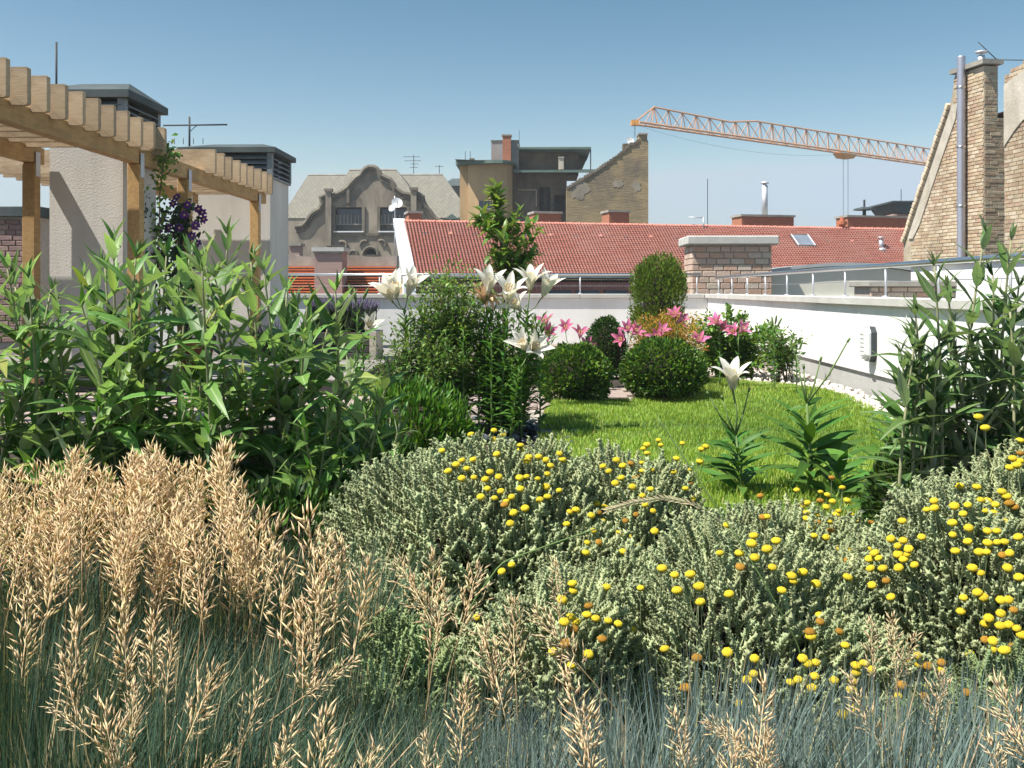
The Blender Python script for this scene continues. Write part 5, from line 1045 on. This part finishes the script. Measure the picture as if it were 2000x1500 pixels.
# stray stalks
def stray(label, pts, r_, m, spk=False):
    P = [PY(*p_) for p_ in pts]; o = thing('grass_stalk', label, 'grass stalk', (P[-1].x, P[-1].y, 0)); L = o.location
    C = []
    for i in range(len(P) - 1):
        for k in range(6): C.append(P[i].lerp(P[i + 1], k / 6))
    C.append(P[-1]); C = [C[0]] + [(C[i - 1] + C[i] * 2 + C[i + 1]) / 4 for i in range(1, len(C) - 1)] + [C[-1]]
    G().tube([p_ - L for p_ in C], r_, 5).obj('stem', m, o, True)
    if spk:
        lm = leaf_mesh('spikelet', 'straw', W=.12, n=3, droop=.05, fold=.4)
        for i in range(2 * len(C) // 3):
            for sg in (1, -1):
                d = (C[i] - C[i + 1]).normalized(); place('spikelet', lm, o, frame(C[i] - L, d + Vector((0, 0, .35 * sg)), Vector((0, -1, .2)), .017))
stray('arching bleached grass spike hanging over the buttons in the centre', [(1190, 995, 1.95), (1240, 980, 1.95), (1300, 972, 1.95), (1360, 985, 1.95), (1420, 1030, 1.97), (1470, 1100, 2.0), (1490, 1240, 2.0)], .0011, 'stalk', True)
stray('long thin dark stalk slanting across the right-hand cotton lavender', [(1285, 815, 1.75), (1340, 900, 1.72), (1440, 1050, 1.68), (1500, 1150, 1.66), (1560, 1260, 1.66), (1590, 1400, 1.66)], .0013, 'lilystem')
stray('straight green stalk leaning across the central cotton lavender', [(1172, 1030, 1.95), (1080, 1062, 1.92), (980, 1098, 1.9), (920, 1180, 1.9), (900, 1320, 1.9)], .0016, 'lilystem')
# ------------------------------------------------------------------ lilies
LM = [leaf_mesh('leaf', 'lilyleaf', W=w_, n=6, droop=d_, fold=.25, peak=.4, twist=t_) for (w_, d_, t_) in ((.10, .35, .2), (.085, .6, -.2), (.095, .15, .1))]
def petal_mesh(name, m, W, open_):
    v = []; f = []; n = 7
    for i in range(n + 1):
        t = i / n; ang = .22 + open_ * t ** 1.6     # angle off the flower axis grows to the tip: trumpet that flares
        if i == 0: x = z = 0.
        else: x += math.sin(ang) / n; z += math.cos(ang) / n
        w_ = W * (max(.05, math.sin(math.pi * min(1, .12 + t * .86)) ** .75) if i < n else .04)
        for k in (-1, -.5, 0, .5, 1): v.append((x - abs(k) * w_ * .35 * math.cos(ang), k * w_, z + abs(k) * w_ * .35 * math.sin(ang)))
    for i in range(n):
        for k in range(4): a = i * 5 + k; f.append((a, a + 5, a + 6, a + 1))
    me = np_mesh(name, np.array(v), np.array(f), [m], None, True); return me
PT = {'lilywhite': [petal_mesh('petal', 'lilywhite', .155, o_) for o_ in (.65, .95, .5)], 'lilypink': [petal_mesh('petal', 'lilypink', .16, o_) for o_ in (.9, 1.2, .7)], 'lilypeach': [petal_mesh('petal', 'lilypeach', .16, .35)]}
PT['wilt'] = [petal_mesh('petal', 'lilypeach', .10, o_) for o_ in (.3, .5)]
def stamens():
    g = G()
    for k in range(6):
        a = k * 1.047; e = Vector((math.cos(a) * .10, math.sin(a) * .10, .56)); g.tube([(0, 0, .05), e * .6, e], .012, 4); g.tube([e - Vector((0, .04, 0)), e + Vector((0, .04, 0))], .022, 4)
    g.tube([(0, 0, -.08), (0, 0, .3)], .035, 5); return g.mesh('flower', 'stamen', True)
SM = stamens()
def lily(label, px, Y, top, flowers, m='lilywhite', nleaf=56, ll=.17, lean=0., group=None, name='lily', leaf_from=.12, bare=.0, base_px=None, buds=0, fsize=.12, openang=.9):
    base = Vector((GX(base_px or px, Y), Y, 0)); tip = PY(px, top, Y); r = thing(name, label, 'lily', base, group)
    mid = base.lerp(tip, .5) + Vector((lean, 0, .02)); n = 10; pts = [base * (1 - t) ** 2 + mid * 2 * t * (1 - t) + tip * t * t for t in np.linspace(0, 1, n + 1)]
    g = G().tube([p_ - base for p_ in pts], [.0075 - .0035 * i / n for i in range(n + 1)], 6)
    stem = g.obj('stem', 'lilystem', r, True); ph = rnd(0, 6)
    for k in range(nleaf):
        t = leaf_from + (1 - leaf_from - bare) * k / nleaf; x = t * n; i = min(n - 1, int(x)); p_ = pts[i].lerp(pts[i + 1], x - i); ph += 2.4
        open_ = 1.15 - .5 * t + rnd(-.15, .15); d = Vector((math.cos(ph) * math.sin(open_), math.sin(ph) * math.sin(open_), math.cos(open_))); L_ = ll * (1.1 - .55 * t) * rnd(.8, 1.15)
        place('leaf', random.choice(LM), r, frame(p_ - base, d, Z1, L_, L_ * rnd(.9, 1.2), rnd(-.2, .2)))
    for (fx, fy, fs, fd, st) in flowers:
        Y2 = Y + rnd(-.06, .06); c = PY(fx, fy, Y2); d = Vector(fd).normalized(); c0 = c - d * fs * .5
        G().tube([tip - base, (tip + c0) * .5 - base - Z1 * .015 - d * .01, c0 - base], [.004, .0035, .0045], 5).obj('pedicel', 'lilystem', r, True)
        q = d.to_track_quat('Z', 'Y').to_matrix().to_4x4()
        fl_ = place('flower', SM, r, Matrix.Translation(c0 - base) @ q @ Matrix.Rotation(rnd(0, 6), 4, 'Z') @ Matrix.Scale(fs, 4))
        ms_ = PT['wilt'] if st == 'wilt' else PT[m]
        for k in range(6): place('petal', random.choice(ms_), fl_, Matrix.Rotation(k * math.pi / 3 + rnd(-.08, .08), 4, 'Z') @ Matrix.Translation((.02, 0, 0)) @ Matrix.Rotation(rnd(-.12, .15) + (.08 if k % 2 else 0), 4, 'Y') @ Matrix.Scale(rnd(.93, 1.06), 4))
    for k in range(buds):
        d = Vector((rnd(-.6, .6), rnd(-.5, .2), 1)).normalized(); e = tip + d * rnd(.06, .1)
        b_ = G().tube([tip - base, e - base], .003, 5).tube([e - base, e + d * .03 - base, e + d * .07 - base, e + d * .085 - base], [.005, .010, .008, .002], 7).obj('bud', 'lilystem', r, True)
    return r
UPW = (0, -.25, 1)
WG = 'white lilies in the middle bed'
lily('tall white lily with three trumpets left of the fine-leaved bush', 790, 6.5, 605, [(752, 560, .21, (-.45, -.3, 1), 0), (772, 556, .19, (.0, -.6, 1), 0), (806, 548, .20, (.35, -.2, 1), 0)], group=WG, lean=.02)
lily('white lily with one fresh and one browning trumpet above the fine-leaved bush', 950, 6.55, 610, [(955, 546, .20, (.15, -.3, 1), 0), (940, 572, .16, (-.3, -.3, .8), 'wilt'), (962, 582, .15, (.3, -.4, -.3), 'wilt')], group=WG)
lily('white lily with a wide open trumpet in the middle of the white group', 990, 6.35, 615, [(994, 560, .21, (.1, -.5, 1), 0)], group=WG, base_px=975)
lily('rightmost tall white lily with two high trumpets and one below', 1030, 6.5, 610, [(1036, 537, .20, (.05, -.25, 1), 0), (1071, 552, .19, (.4, -.2, 1), 0), (1004, 590, .17, (-.4, -.5, .5), 0)], group=WG, base_px=1010)
lily('low white lily with drooping blooms in front of the left box ball', 1015, 6.2, 720, [(1020, 668, .17, (-.35, -.6, .6), 0), (1046, 676, .18, (.45, -.7, .45), 0)], group=WG, base_px=995, ll=.13)
lily('single small white lily bloom beside the lavender planter', 708, 6.4, 668, [(722, 632, .15, (.35, -.6, .6), 0)], group=WG, base_px=715, ll=.13)
for i, (px, tp, lb) in enumerate(((960, 650, 'flowerless leafy lily stem below the browning trumpet'), (1018, 655, 'flowerless leafy lily stem under the rightmost tall white lily'), (840, 650, 'flowerless leafy lily stem under the three white trumpets'), (698, 610, 'budding lily stem with dark pods left of the white blooms'), (905, 640, 'flowerless leafy lily stem just left of the white group'), (1055, 690, 'flowerless lily stem at the right of the white group'), (870, 660, 'flowerless lily stem inside the fine-leaved bush'), (935, 720, 'short flowerless lily stem at the foot of the white group'), (1000, 700, 'flowerless lily stem below the wide open white trumpet'))):
    lily(lb, px, 6.3 + .1 * (i % 3), tp, [], group='flowerless lily stems', buds=3 if px == 698 else 0, nleaf=38, ll=.14)
PG_ = 'pink lilies behind the box balls'
lily('pink lily with two blooms just right of the white group', 1070, 9.4, 655, [(1064, 625, .14, (-.3, -.6, .9), 0), (1072, 647, .14, (.1, -1, .3), 0)], 'lilypink', 26, .11, group=PG_)
lily('pink lily with one flat bloom above the left box ball', 1108, 9.5, 668, [(1105, 638, .14, (.0, -.8, .6), 0)], 'lilypink', 26, .11, group=PG_)
lily('pink lily with one high and one low bloom above the left box ball', 1138, 9.3, 690, [(1134, 648, .14, (.1, -.6, .8), 0), (1146, 674, .14, (.1, -.9, .6), 0)], 'lilypink', 26, .11, group=PG_)
lily('pink lily with a bunch of three blooms between the two box balls', 1225, 9.3, 680, [(1226, 640, .14, (-.1, -.7, .7), 0), (1212, 662, .14, (-.5, -.8, .4), 0), (1243, 645, .14, (.5, -.6, .6), 0)], 'lilypink', 28, .12, group=PG_)
lily('pale pink lily in front of the golden bush', 1288, 9.2, 690, [(1283, 656, .14, (-.2, -.8, .6), 0), (1293, 643, .14, (.3, -.5, .8), 0)], 'lilypink', 26, .11, group=PG_)
lily('highest pink lily above the golden bush', 1322, 9.6, 645, [(1317, 612, .14, (-.2, -.6, .8), 0), (1332, 623, .14, (.6, -.5, .5), 0)], 'lilypink', 26, .11, group=PG_)
lily('pink lily at the right shoulder of the right box ball', 1366, 9.2, 690, [(1366, 661, .14, (.0, -.8, .7), 0)], 'lilypink', 26, .11, group=PG_)
lily('pink lily with two blooms high in front of the rose bush', 1406, 9.5, 662, [(1398, 627, .14, (-.5, -.6, .6), 0), (1413, 638, .14, (.4, -.7, .5), 0)], 'lilypink', 26, .11, group=PG_)
lily('rightmost pink lily with two blooms in front of the rose bush', 1442, 9.3, 680, [(1431, 646, .14, (-.5, -.6, .6), 0), (1452, 641, .14, (.45, -.6, .7), 0)], 'lilypink', 30, .12, group=PG_)
lily('fading lily stem with bare tips at the right of the rose bush', 1512, 9.0, 650, [], 'lilypeach', 34, .12, group='spent lilies by the wall', buds=3)
lily('leaning spent lily stem next to the pebbles', 1556, 8.8, 700, [], 'lilypeach', 26, .12, group='spent lilies by the wall', buds=2)
# the single lily and its spent neighbours at the edge of the lawn
def spent(r, base, tip, arms):
    for (px, py, Y) in arms:
        e = PY(px, py, Y); k = G().tube([tip - base, tip.lerp(e, .55) + Vector((0, 0, -.02)) - base, e - base], [.005, .004, .0028], 5); k.tube([e - base, e - base + (e - tip).normalized() * .02], [.006, .005], 6); k.obj('spent_pedicel', 'lilystem', r, True)
LM2 = [leaf_mesh('leaf', 'lilyleaf', W=w_, n=7, droop=d_, fold=.3, peak=.4, twist=t_) for (w_, d_, t_) in ((.09, .35, .2), (.078, .6, -.2), (.095, .2, .1))]
def near_lily(label, px, py, Y, base_px, leaves, arms, flower=None):
    base = Vector((GX(base_px, Y), Y, 0)); tip = PY(px, py, Y); r = thing('lily', label, 'lily', base, 'lilies at the lawn edge')
    G().tube([Vector((0, 0, 0)), (tip - base) * .5 + Vector((.01, 0, 0)), tip - base], [.008, .0065, .005], 7).obj('stem', 'lilystem', r, True)
    for (t, az, L_, el) in leaves:
        p_ = base.lerp(tip, t); d = Vector((math.cos(az) * math.cos(el), math.sin(az) * math.cos(el), math.sin(el))); place('leaf', random.choice(LM2), r, frame(p_ - base, d, Z1 + Vector((0, -.5, 0)), L_, L_ * rnd(.95, 1.2), rnd(-.3, .3)))
    spent(r, base, tip, arms)
    if flower:
        fx, fy, fs, fd = flower; c = PY(fx, fy, Y); d = Vector(fd).normalized(); c0 = c - d * fs * .5
        G().tube([tip - base, (tip + c0) * .5 - base + Vector((.012, 0, 0)), c0 - base], [.005, .004, .005], 5).obj('pedicel', 'lilystem', r, True)
        fl_ = place('flower', SM, r, Matrix.Translation(c0 - base) @ d.to_track_quat('Z', 'Y').to_matrix().to_4x4() @ Matrix.Scale(fs, 4))
        for k in range(6): place('petal', PT['lilywhite'][k % 2], fl_, Matrix.Rotation(k * math.pi / 3 + .3, 4, 'Z') @ Matrix.Rotation(rnd(-.05, .12), 4, 'Y') @ Matrix.Scale(rnd(.95, 1.05), 4))
def whorl(n, t0, t1, L0, L1): return [(t0 + (t1 - t0) * i / n, i * 2.4 + rnd(-.3, .3), L0 + (L1 - L0) * i / n + rnd(-.02, .02), rnd(.2, .7) + .4 * i / n) for i in range(n)]
near_lily('lone white lily trumpet standing in front of the lawn', 1437, 850, 4.5, 1447, whorl(28, .15, .85, .23, .15) + [(.9, 2.8, .12, .3), (.95, .3, .10, .6)], [(1385, 772, 4.45), (1462, 765, 4.55), (1412, 780, 4.5), (1400, 800, 4.5)], (1430, 728, .165, (-.1, -.35, 1)))
near_lily('tall spent lily with bare forked tips in front of the pebbles', 1576, 788, 4.4, 1580, whorl(24, .25, .8, .29, .23) + [(.97, .6, .14, .5), (.96, 3.0, .12, .1), (1., 2.4, .09, 1.0)], [(1655, 668, 4.35), (1602, 705, 4.4), (1555, 690, 4.45), (1570, 720, 4.4)])
near_lily('dark drooping lily stem without bloom beside the spent lily', 1640, 905, 4.3, 1632, whorl(20, .2, 1., .22, .18), [])
near_lily('leafy lily stem at the foot of the dusky right-hand bush', 1770, 800, 3.7, 1775, whorl(40, .15, 1., .24, .16), [])
near_lily('second leafy lily stem close under the dusky right-hand bush', 1835, 790, 3.5, 1830, whorl(40, .15, 1., .24, .16), [])
near_lily('leaning leafy lily stem left of the dusky right-hand bush', 1735, 860, 3.9, 1750, whorl(30, .15, 1., .22, .15), [])
# ------------------------------------------------------------------ clipped and loose shrubs
def crown_pts(c, r, n, lf, shell=.35, upper=-.5, amp=.16, boxy=1.):
    out = []
    while len(out) < n:
        d = rvec()
        if d.z < upper: continue
        k = (1 + amp * lf(d) + .25 * amp * rnd(-1, 1)) * (1 - shell * random.random() ** 2); b = lambda q: math.copysign(abs(q) ** boxy, q)
        out.append((Vector(c) + Vector((b(d.x) * r[0], b(d.y) * r[1], b(d.z) * r[2])) * k, d))
    return out
def core(o, c, r, k, m='twigshade'):
    g = G(); g.dome((0, 0, 0), 1, 14, 8, 1, True); g.v = [(c[0] + x * r[0] * k - o.location.x, c[1] + y * r[1] * k - o.location.y, max(.0, c[2] + z * r[2] * k) - o.location.z) for x, y, z in g.v]; g.obj('shade_core', m, o, True)  # dark filler blob painted as the crown's inner shade, blocks see-through
def shrub(name, label, c, r, n, size, mats, seed, W=.5, shell=.3, upw=.4, jit=.6, cat='shrub', group=None, corek=.78, arr=None, stems=6, amp=.16, boxy=1.):
    o = thing(name, label, cat, (c[0], c[1], 0), group); lf = lumps(seed); pts = crown_pts(c, r, n, lf, shell, -.75 if c[2] > r[2] * .8 else -.35, amp, boxy); a = arr or quadleaf(W)
    parts = np.array_split(np.arange(len(pts)), len(mats)) if len(mats) > 1 else [np.arange(len(pts))]
    random.shuffle(pts)
    for idx, m in zip(parts, mats):
        ms = []
        for i in idx:
            p_, d = pts[i]
            if p_.z < .015: continue
            dr = (d + Z1 * upw + rvec() * jit).normalized(); s_ = size * rnd(.65, 1.25); ms.append(np4(frame(p_ - o.location, dr, d + rvec() * .6, s_)))
        tag(scatter('foliage', a, ms, m, o), kind='stuff')
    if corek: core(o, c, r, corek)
    for k in range(stems):
        e = Vector(c) + Vector((rnd(-.6, .6) * r[0], rnd(-.6, .6) * r[1], rnd(0, .6) * r[2])); f_ = Vector((c[0] + rnd(-.1, .1) * r[0], c[1] + rnd(-.1, .1) * r[1], 0)); G().tube([f_ - o.location, (f_ + e) * .5 - o.location + rvec() * .02, e - o.location], [.008, .006, .003], 5).obj('stem', 'twig', o, True)
    return o
def at_px(px, Y, z): return (GX(px, Y), Y, z)
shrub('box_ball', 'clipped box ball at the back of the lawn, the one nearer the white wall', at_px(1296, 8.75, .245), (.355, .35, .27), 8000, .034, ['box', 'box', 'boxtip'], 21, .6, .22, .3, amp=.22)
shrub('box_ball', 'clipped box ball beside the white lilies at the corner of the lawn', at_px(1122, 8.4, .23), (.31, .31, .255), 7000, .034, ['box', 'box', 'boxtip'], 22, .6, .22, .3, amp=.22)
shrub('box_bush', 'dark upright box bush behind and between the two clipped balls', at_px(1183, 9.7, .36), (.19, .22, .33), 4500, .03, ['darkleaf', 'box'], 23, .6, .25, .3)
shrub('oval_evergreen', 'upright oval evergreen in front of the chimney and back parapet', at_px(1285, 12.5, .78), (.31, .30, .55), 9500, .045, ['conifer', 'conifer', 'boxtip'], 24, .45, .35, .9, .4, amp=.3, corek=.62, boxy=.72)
shrub('golden_spirea', 'golden orange bush behind the right box ball', at_px(1300, 9.9, .40), (.32, .28, .34), 9000, .024, ['gold', 'gold', 'gold', 'bright'], 25, .5, .5, .5, amp=.6, corek=.5)
def airy_bush(name, label, Y, base_px, tips_, nleaf, size, m, W=.4, jit=.03, t0=.3, cat='shrub', depth=.2, part_leaves=0):
    base = Vector((GX(base_px, Y), Y, 0)); o = thing(name, label, cat, base); LL = []
    for (px, py) in tips_:
        e = PY(px, py, Y + rnd(-depth, depth)); b0 = base + Vector((rnd(-.12, .12), rnd(-.08, .08), 0)); m_ = b0.lerp(e, .55) + Vector(((b0.x - e.x) * .25, 0, .04))
        cv = [b0 * (1 - t) ** 2 + m_ * 2 * t * (1 - t) + e * t * t for t in np.linspace(0, 1, 8)]
        G().tube([p_ - base for p_ in cv], [.006 - .0045 * i / 7 for i in range(8)], 5).obj('stem', 'twig', o, True)
        for k in range(nleaf):
            t = t0 + (1.02 - t0) * (k + random.random()) / nleaf; p_ = b0 * (1 - t) ** 2 + m_ * 2 * t * (1 - t) + e * t * t
            side = rvec(); d = ((e - b0).normalized() * .4 + side + Z1 * .2).normalized(); LL.append(np4(frame(p_ - base + side * abs(RNG.normal(0, jit)), d, Z1 + rvec() * .6, size * rnd(.6, 1.25))))
    random.shuffle(LL); k = len(LL) // 2
    tag(scatter('foliage', leaf(W=W * .5, n=2, droop=.25, fold=.3, peak=.45), LL[:k], m[0], o), kind='stuff'); tag(scatter('foliage', leaf(W=W * .5, n=2, droop=.25, fold=.3, peak=.45), LL[k:], m[1], o), kind='stuff')
    return o
def rtips(cx, cy, rx, ry, n): return [(cx + rx * math.sqrt(random.random()) * math.cos(a_), cy + ry * math.sqrt(random.random()) * math.sin(a_)) for a_ in [rnd(0, 6.283) for _ in range(n)]]
airy_bush('rose_bush', 'light green rose bush against the corner of the white wall', 10.7, 1430, rtips(1430, 640, 85, 38, 34) + rtips(1440, 690, 90, 40, 26), 85, .062, ['rose', 'boxtip'], .62, .05, .3, depth=.3)
airy_bush('rose_bush', 'lower loose rose bush at the right of the pink lilies', 10.2, 1530, rtips(1525, 670, 40, 35, 16), 60, .06, ['rose', 'fine'], .6, .05, .3)
airy_bush('fine_leaved_bush', 'airy fine-leaved bush standing among the white lilies', 6.7, 870, rtips(875, 590, 85, 62, 44) + rtips(870, 670, 130, 75, 44) + [(900, 522), (880, 530), (850, 548), (925, 535), (820, 575)], 190, .036, ['fine', 'tree'], .5, .05, .15)
airy_bush('fine_leaved_bush', 'lower fine-leaved bush at the foot of the white lilies', 6.4, 830, rtips(820, 700, 110, 65, 60), 140, .032, ['fine', 'fine'], .5, .035, .15)
airy_bush('leafy_perennial', 'dark leafy perennial filling the space under the white lilies', 6.75, 985, rtips(990, 670, 90, 85, 66), 90, .065, ['fine', 'lilyleaf'], .28, .05, .12)
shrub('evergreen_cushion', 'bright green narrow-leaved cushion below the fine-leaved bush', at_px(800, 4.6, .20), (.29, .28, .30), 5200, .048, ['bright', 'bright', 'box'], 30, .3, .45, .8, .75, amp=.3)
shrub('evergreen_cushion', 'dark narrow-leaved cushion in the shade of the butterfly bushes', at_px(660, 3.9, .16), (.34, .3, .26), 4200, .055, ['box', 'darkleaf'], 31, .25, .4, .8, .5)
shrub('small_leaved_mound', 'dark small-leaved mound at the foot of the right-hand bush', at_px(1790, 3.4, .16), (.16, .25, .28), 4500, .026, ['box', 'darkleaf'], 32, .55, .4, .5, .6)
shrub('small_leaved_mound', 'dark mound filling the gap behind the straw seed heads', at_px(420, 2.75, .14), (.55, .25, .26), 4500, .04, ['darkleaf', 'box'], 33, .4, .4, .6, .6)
# ------------------------------------------------------------------ young tree
TM = [leaf_mesh('leaf', 'tree', W=w_, n=4, droop=d_, fold=.3, peak=.45) for (w_, d_) in ((.2, .3), (.17, .5), (.22, .15))]
def young_tree(label, Y, px, spine, spread, n, parts, LS=.085):
    base = Vector((GX(px, Y), Y, 0)); r = thing('young_tree', label, 'tree', base)
    top = PY(spine[-1][0], spine[-1][1], Y); P = [base] + [PY(a_, b_, Y) for a_, b_ in spine]
    G().tube([p_ - base for p_ in P], [.018 - .013 * i / (len(P) - 1) for i in range(len(P))], 7).obj('trunk', 'bark', r, True)
    L = []
    for (bx, by, dy) in spread:
        e = PY(bx, by, Y + dy); k = min(range(len(P)), key=lambda i: abs(P[i].z - (e.z - .25))); s0 = P[k]; m_ = s0.lerp(e, .5) + Vector((0, 0, -.03))
        G().tube([s0 - base, m_ - base, e - base], [.008, .005, .002], 5).obj('branch', 'bark', r, True)
        for q in range(n):
            t = rnd(.25, 1.03); p_ = s0 * (1 - t) ** 2 + m_ * 2 * t * (1 - t) + e * t * t; d = ((e - s0).normalized() * .6 + rvec() + Z1 * .25).normalized(); L.append(frame(p_ - base + rvec() * .015, d, Z1 + rvec() * .5, LS * rnd(.6, 1.2)))
    random.shuffle(L)
    for m4 in L[:parts]: place('leaf', random.choice(TM), r, m4)
    if len(L) > parts: tag(scatter('crown', leaf(W=.19, n=3, droop=.3, fold=.3), [np4(m) for m in L[parts:]], 'tree', r, True), kind='stuff')
sp = [(968, 362, 0), (965, 380, .05), (972, 395, -.05), (938, 408, .1), (930, 425, -.1), (955, 425, .1), (1015, 415, -.1), (1000, 430, .1), (1040, 440, 0), (1050, 455, .15), (985, 450, -.15), (960, 455, .1), (1020, 470, -.1), (1045, 490, .1), (985, 490, .1), (960, 495, -.1), (1010, 510, .15), (1040, 520, -.1), (975, 520, 0), (990, 475, .1), (1030, 500, .1), (1000, 455, -.12), (945, 440, .05), (1005, 535, 0), (968, 372, .02), (970, 392, .02)]
young_tree('slender young tree rising above the lilies in front of the red roof', 7.6, 985, [(985, 640), (982, 540), (978, 470), (970, 415), (967, 372)], sp, 34, 300, .1)
# ------------------------------------------------------------------ planter with lavender, bench, clematis, vine
yp = 11.6; a = GX(590, yp); b = GX(735, yp); ztop = .46
pl = thing('timber_planter', 'dark slatted planter box holding lavender at the end of the deck', 'planter', (a, yp, .14))
for k in range(4): G().box(.08, b - a - .08, 0, .03, k * .08 + .004, k * .08 + .076, b=.004).obj('slat', 'darkwood', pl)
for k in range(4): G().box(.08, b - a - .08, .47, .5, k * .08 + .004, k * .08 + .076, b=.004).obj('slat', 'darkwood', pl)
for x in (0, b - a - .078): G().box(x, x + .078, -.01, .51, 0, .33, b=.004).obj('end_panel', 'plaster_old', pl)
G().box(.08, b - a - .08, .032, .468, .02, .28).obj('soil_fill', 'soil', pl)
def lavender(label, c, n, w_, d_, h_):
    o = thing('lavender_bush', label, 'lavender', c); ms = []; ms2 = []
    for _ in range(n):
        x, y = rnd(-w_, w_), rnd(-d_, d_); d = Vector((x / w_ * .4 + rnd(-.15, .15), y / d_ * .4 + rnd(-.15, .15), 1)).normalized(); l_ = h_ * rnd(.75, 1.05)
        ms2.append(np4(frame((x * .7, y * .7, 0), d, rvec(), l_, .012))); ms.append(np4(frame(Vector((x * .7, y * .7, 0)) + d * l_ * .95, d, rvec(), rnd(.05, .08), .06)))
    tag(scatter('flower_spikes', SPR, ms, 'lav', o), kind='stuff'); tag(scatter('stalks', quadleaf(1.), ms2, 'lavleaf', o), kind='stuff')
    ms = [np4(frame((rnd(-w_, w_) * .9, rnd(-d_, d_) * .9, rnd(0, h_ * .45)), rvec() * .6 + Z1, rvec(), rnd(.06, .1), .05)) for _ in range(n)]
    tag(scatter('foliage', SPR, ms, 'lavleaf', o), kind='stuff'); return o
lavender('grey-purple lavender growing in the dark slatted planter', ((a + b) / 2, yp + .25, .42), 420, (b - a) / 2 - .06, .2, .40)
lavender('small lavender tuft partly hidden behind the far pergola post', (GX(540, 11.9), 11.9, .14), 90, .2, .18, .40)
bn = thing('timber_bench', 'low weathered timber bench half hidden behind the left butterfly bush', 'bench', (GX(45, 6.6), 6.6, 0))
for k in range(4): G().box(-.75, .75, -.22 + k * .115, -.22 + k * .115 + .105, .38, .42, b=.005).obj('seat_board', 'bench', bn)
for x in (-.65, .6):
    for y in (-.2, .16): G().box(x, x + .06, y, y + .06, 0, .378).obj('leg', 'bench', bn)
pt = thing('clay_pot', 'reddish clay pot at the foot of the middle pergola post', 'pot', (-3.45, 10.0, .14)); G().tube([(0, 0, 0), (0, 0, .26), (0, 0, .262), (0, 0, .32)], [.12, .17, .19, .19], 16).obj('pot_body', 'terracotta', pt, True); G().tube([(0, 0, .29), (0, 0, .322)], .165, 14).obj('soil_fill', 'soil', pt)
cm = thing('clematis', 'purple-flowered clematis climbing the middle pergola post', 'climber', (-3.45, 10.0, .46)); L = []; lz = cm.location
def climb(o, pts, n, spread, size, m, stem_m='bark', parts=200):
    G().tube([p_ - o.location for p_ in pts], .006, 5).obj('stem', stem_m, o, True); LL = []
    for _ in range(n):
        i = random.randrange(len(pts) - 1); p_ = pts[i].lerp(pts[i + 1], random.random()) + Vector((RNG.normal(0, spread), RNG.normal(0, spread), RNG.normal(0, spread))); LL.append(np4(frame(p_ - o.location, rvec() + Vector((0, -.4, -.3)), Vector((0, -.6, .6)) + rvec() * .5, size * rnd(.7, 1.2))))
    tag(scatter('foliage', leaf(W=.28, n=3, droop=.3, fold=.25, peak=.4), LL, m, o, True), kind='stuff')
climb(cm, [Vector((-3.45, 10., .46)), PY(352, 560, 10.05), PY(345, 500, 10.05), PY(355, 440, 10.05), PY(372, 415, 10.05)], 420, .09, .075, 'darkleaf')
climb(cm, [Vector((-3.45, 10., .46)), PY(325, 560, 9.9), PY(322, 480, 9.9), PY(340, 410, 9.95)], 300, .085, .075, 'darkleaf')
pm_ = leaf_mesh('petal', 'purple', W=.3, n=4, droop=.12, fold=.15, peak=.55)
for (px, py) in ((338, 398), (345, 385), (360, 420), (388, 408), (395, 415), (382, 440), (375, 460), (318, 428), (350, 445), (330, 445), (398, 428), (366, 400), (310, 450), (385, 475)):
    c = PY(px, py, 9.86 + rnd(-.06, .06)); n_ = (Vector((rnd(-.5, .5), -1, rnd(-.2, .6)))).normalized(); t0 = n_.orthogonal().normalized()
    fl_ = place('flower', G().dome((0, 0, 0), .012, 8, 4, 1, True).mesh('flower', 'stamen', True), cm, Matrix.Translation(c - lz))
    for k in range(6): place('petal', pm_, fl_, frame((0, 0, 0), (Matrix.Rotation(k * 1.047, 3, n_) @ t0) + n_ * .1, n_, .052))
vn = thing('green_vine', 'thin green vine hanging from the pergola beam beside the first post', 'climber', (-3.55, 9.3, .14))
climb(vn, [Vector((-3.55, 9.3, .14)), PY(310, 480, 9.35), PY(312, 380, 9.3), PY(318, 320, 9.3), PY(330, 292, 9.35), PY(340, 310, 9.5)], 230, .05, .06, 'tree')
v2 = thing('green_vine', 'dark climber clinging to the side of the near grey shaft', 'climber', (-3.72, 9.5, .14))
climb(v2, [Vector((-3.72, 9.5, .14)), PY(262, 520, 9.6), PY(262, 470, 9.6), PY(266, 420, 9.6), PY(264, 385, 9.6)], 260, .055, .06, 'darkleaf')

# ------------------------------------------------------------------ summer haze
hz = bpy.data.materials.new('haze'); hz.use_nodes = True; nt = hz.node_tree; nt.nodes.remove(nt.nodes['Principled BSDF'])
vp = nt.nodes.new('ShaderNodeVolumePrincipled'); vp.inputs['Density'].default_value = .0008; vp.inputs['Color'].default_value = (.84, .91, 1, 1); vp.inputs['Anisotropy'].default_value = .2
nt.links.new(vp.outputs[0], nt.nodes['Material Output'].inputs['Volume'])
tag(G().box(-140, 160, -12, 240, -19, 30).obj('haze', hz), kind='stuff')
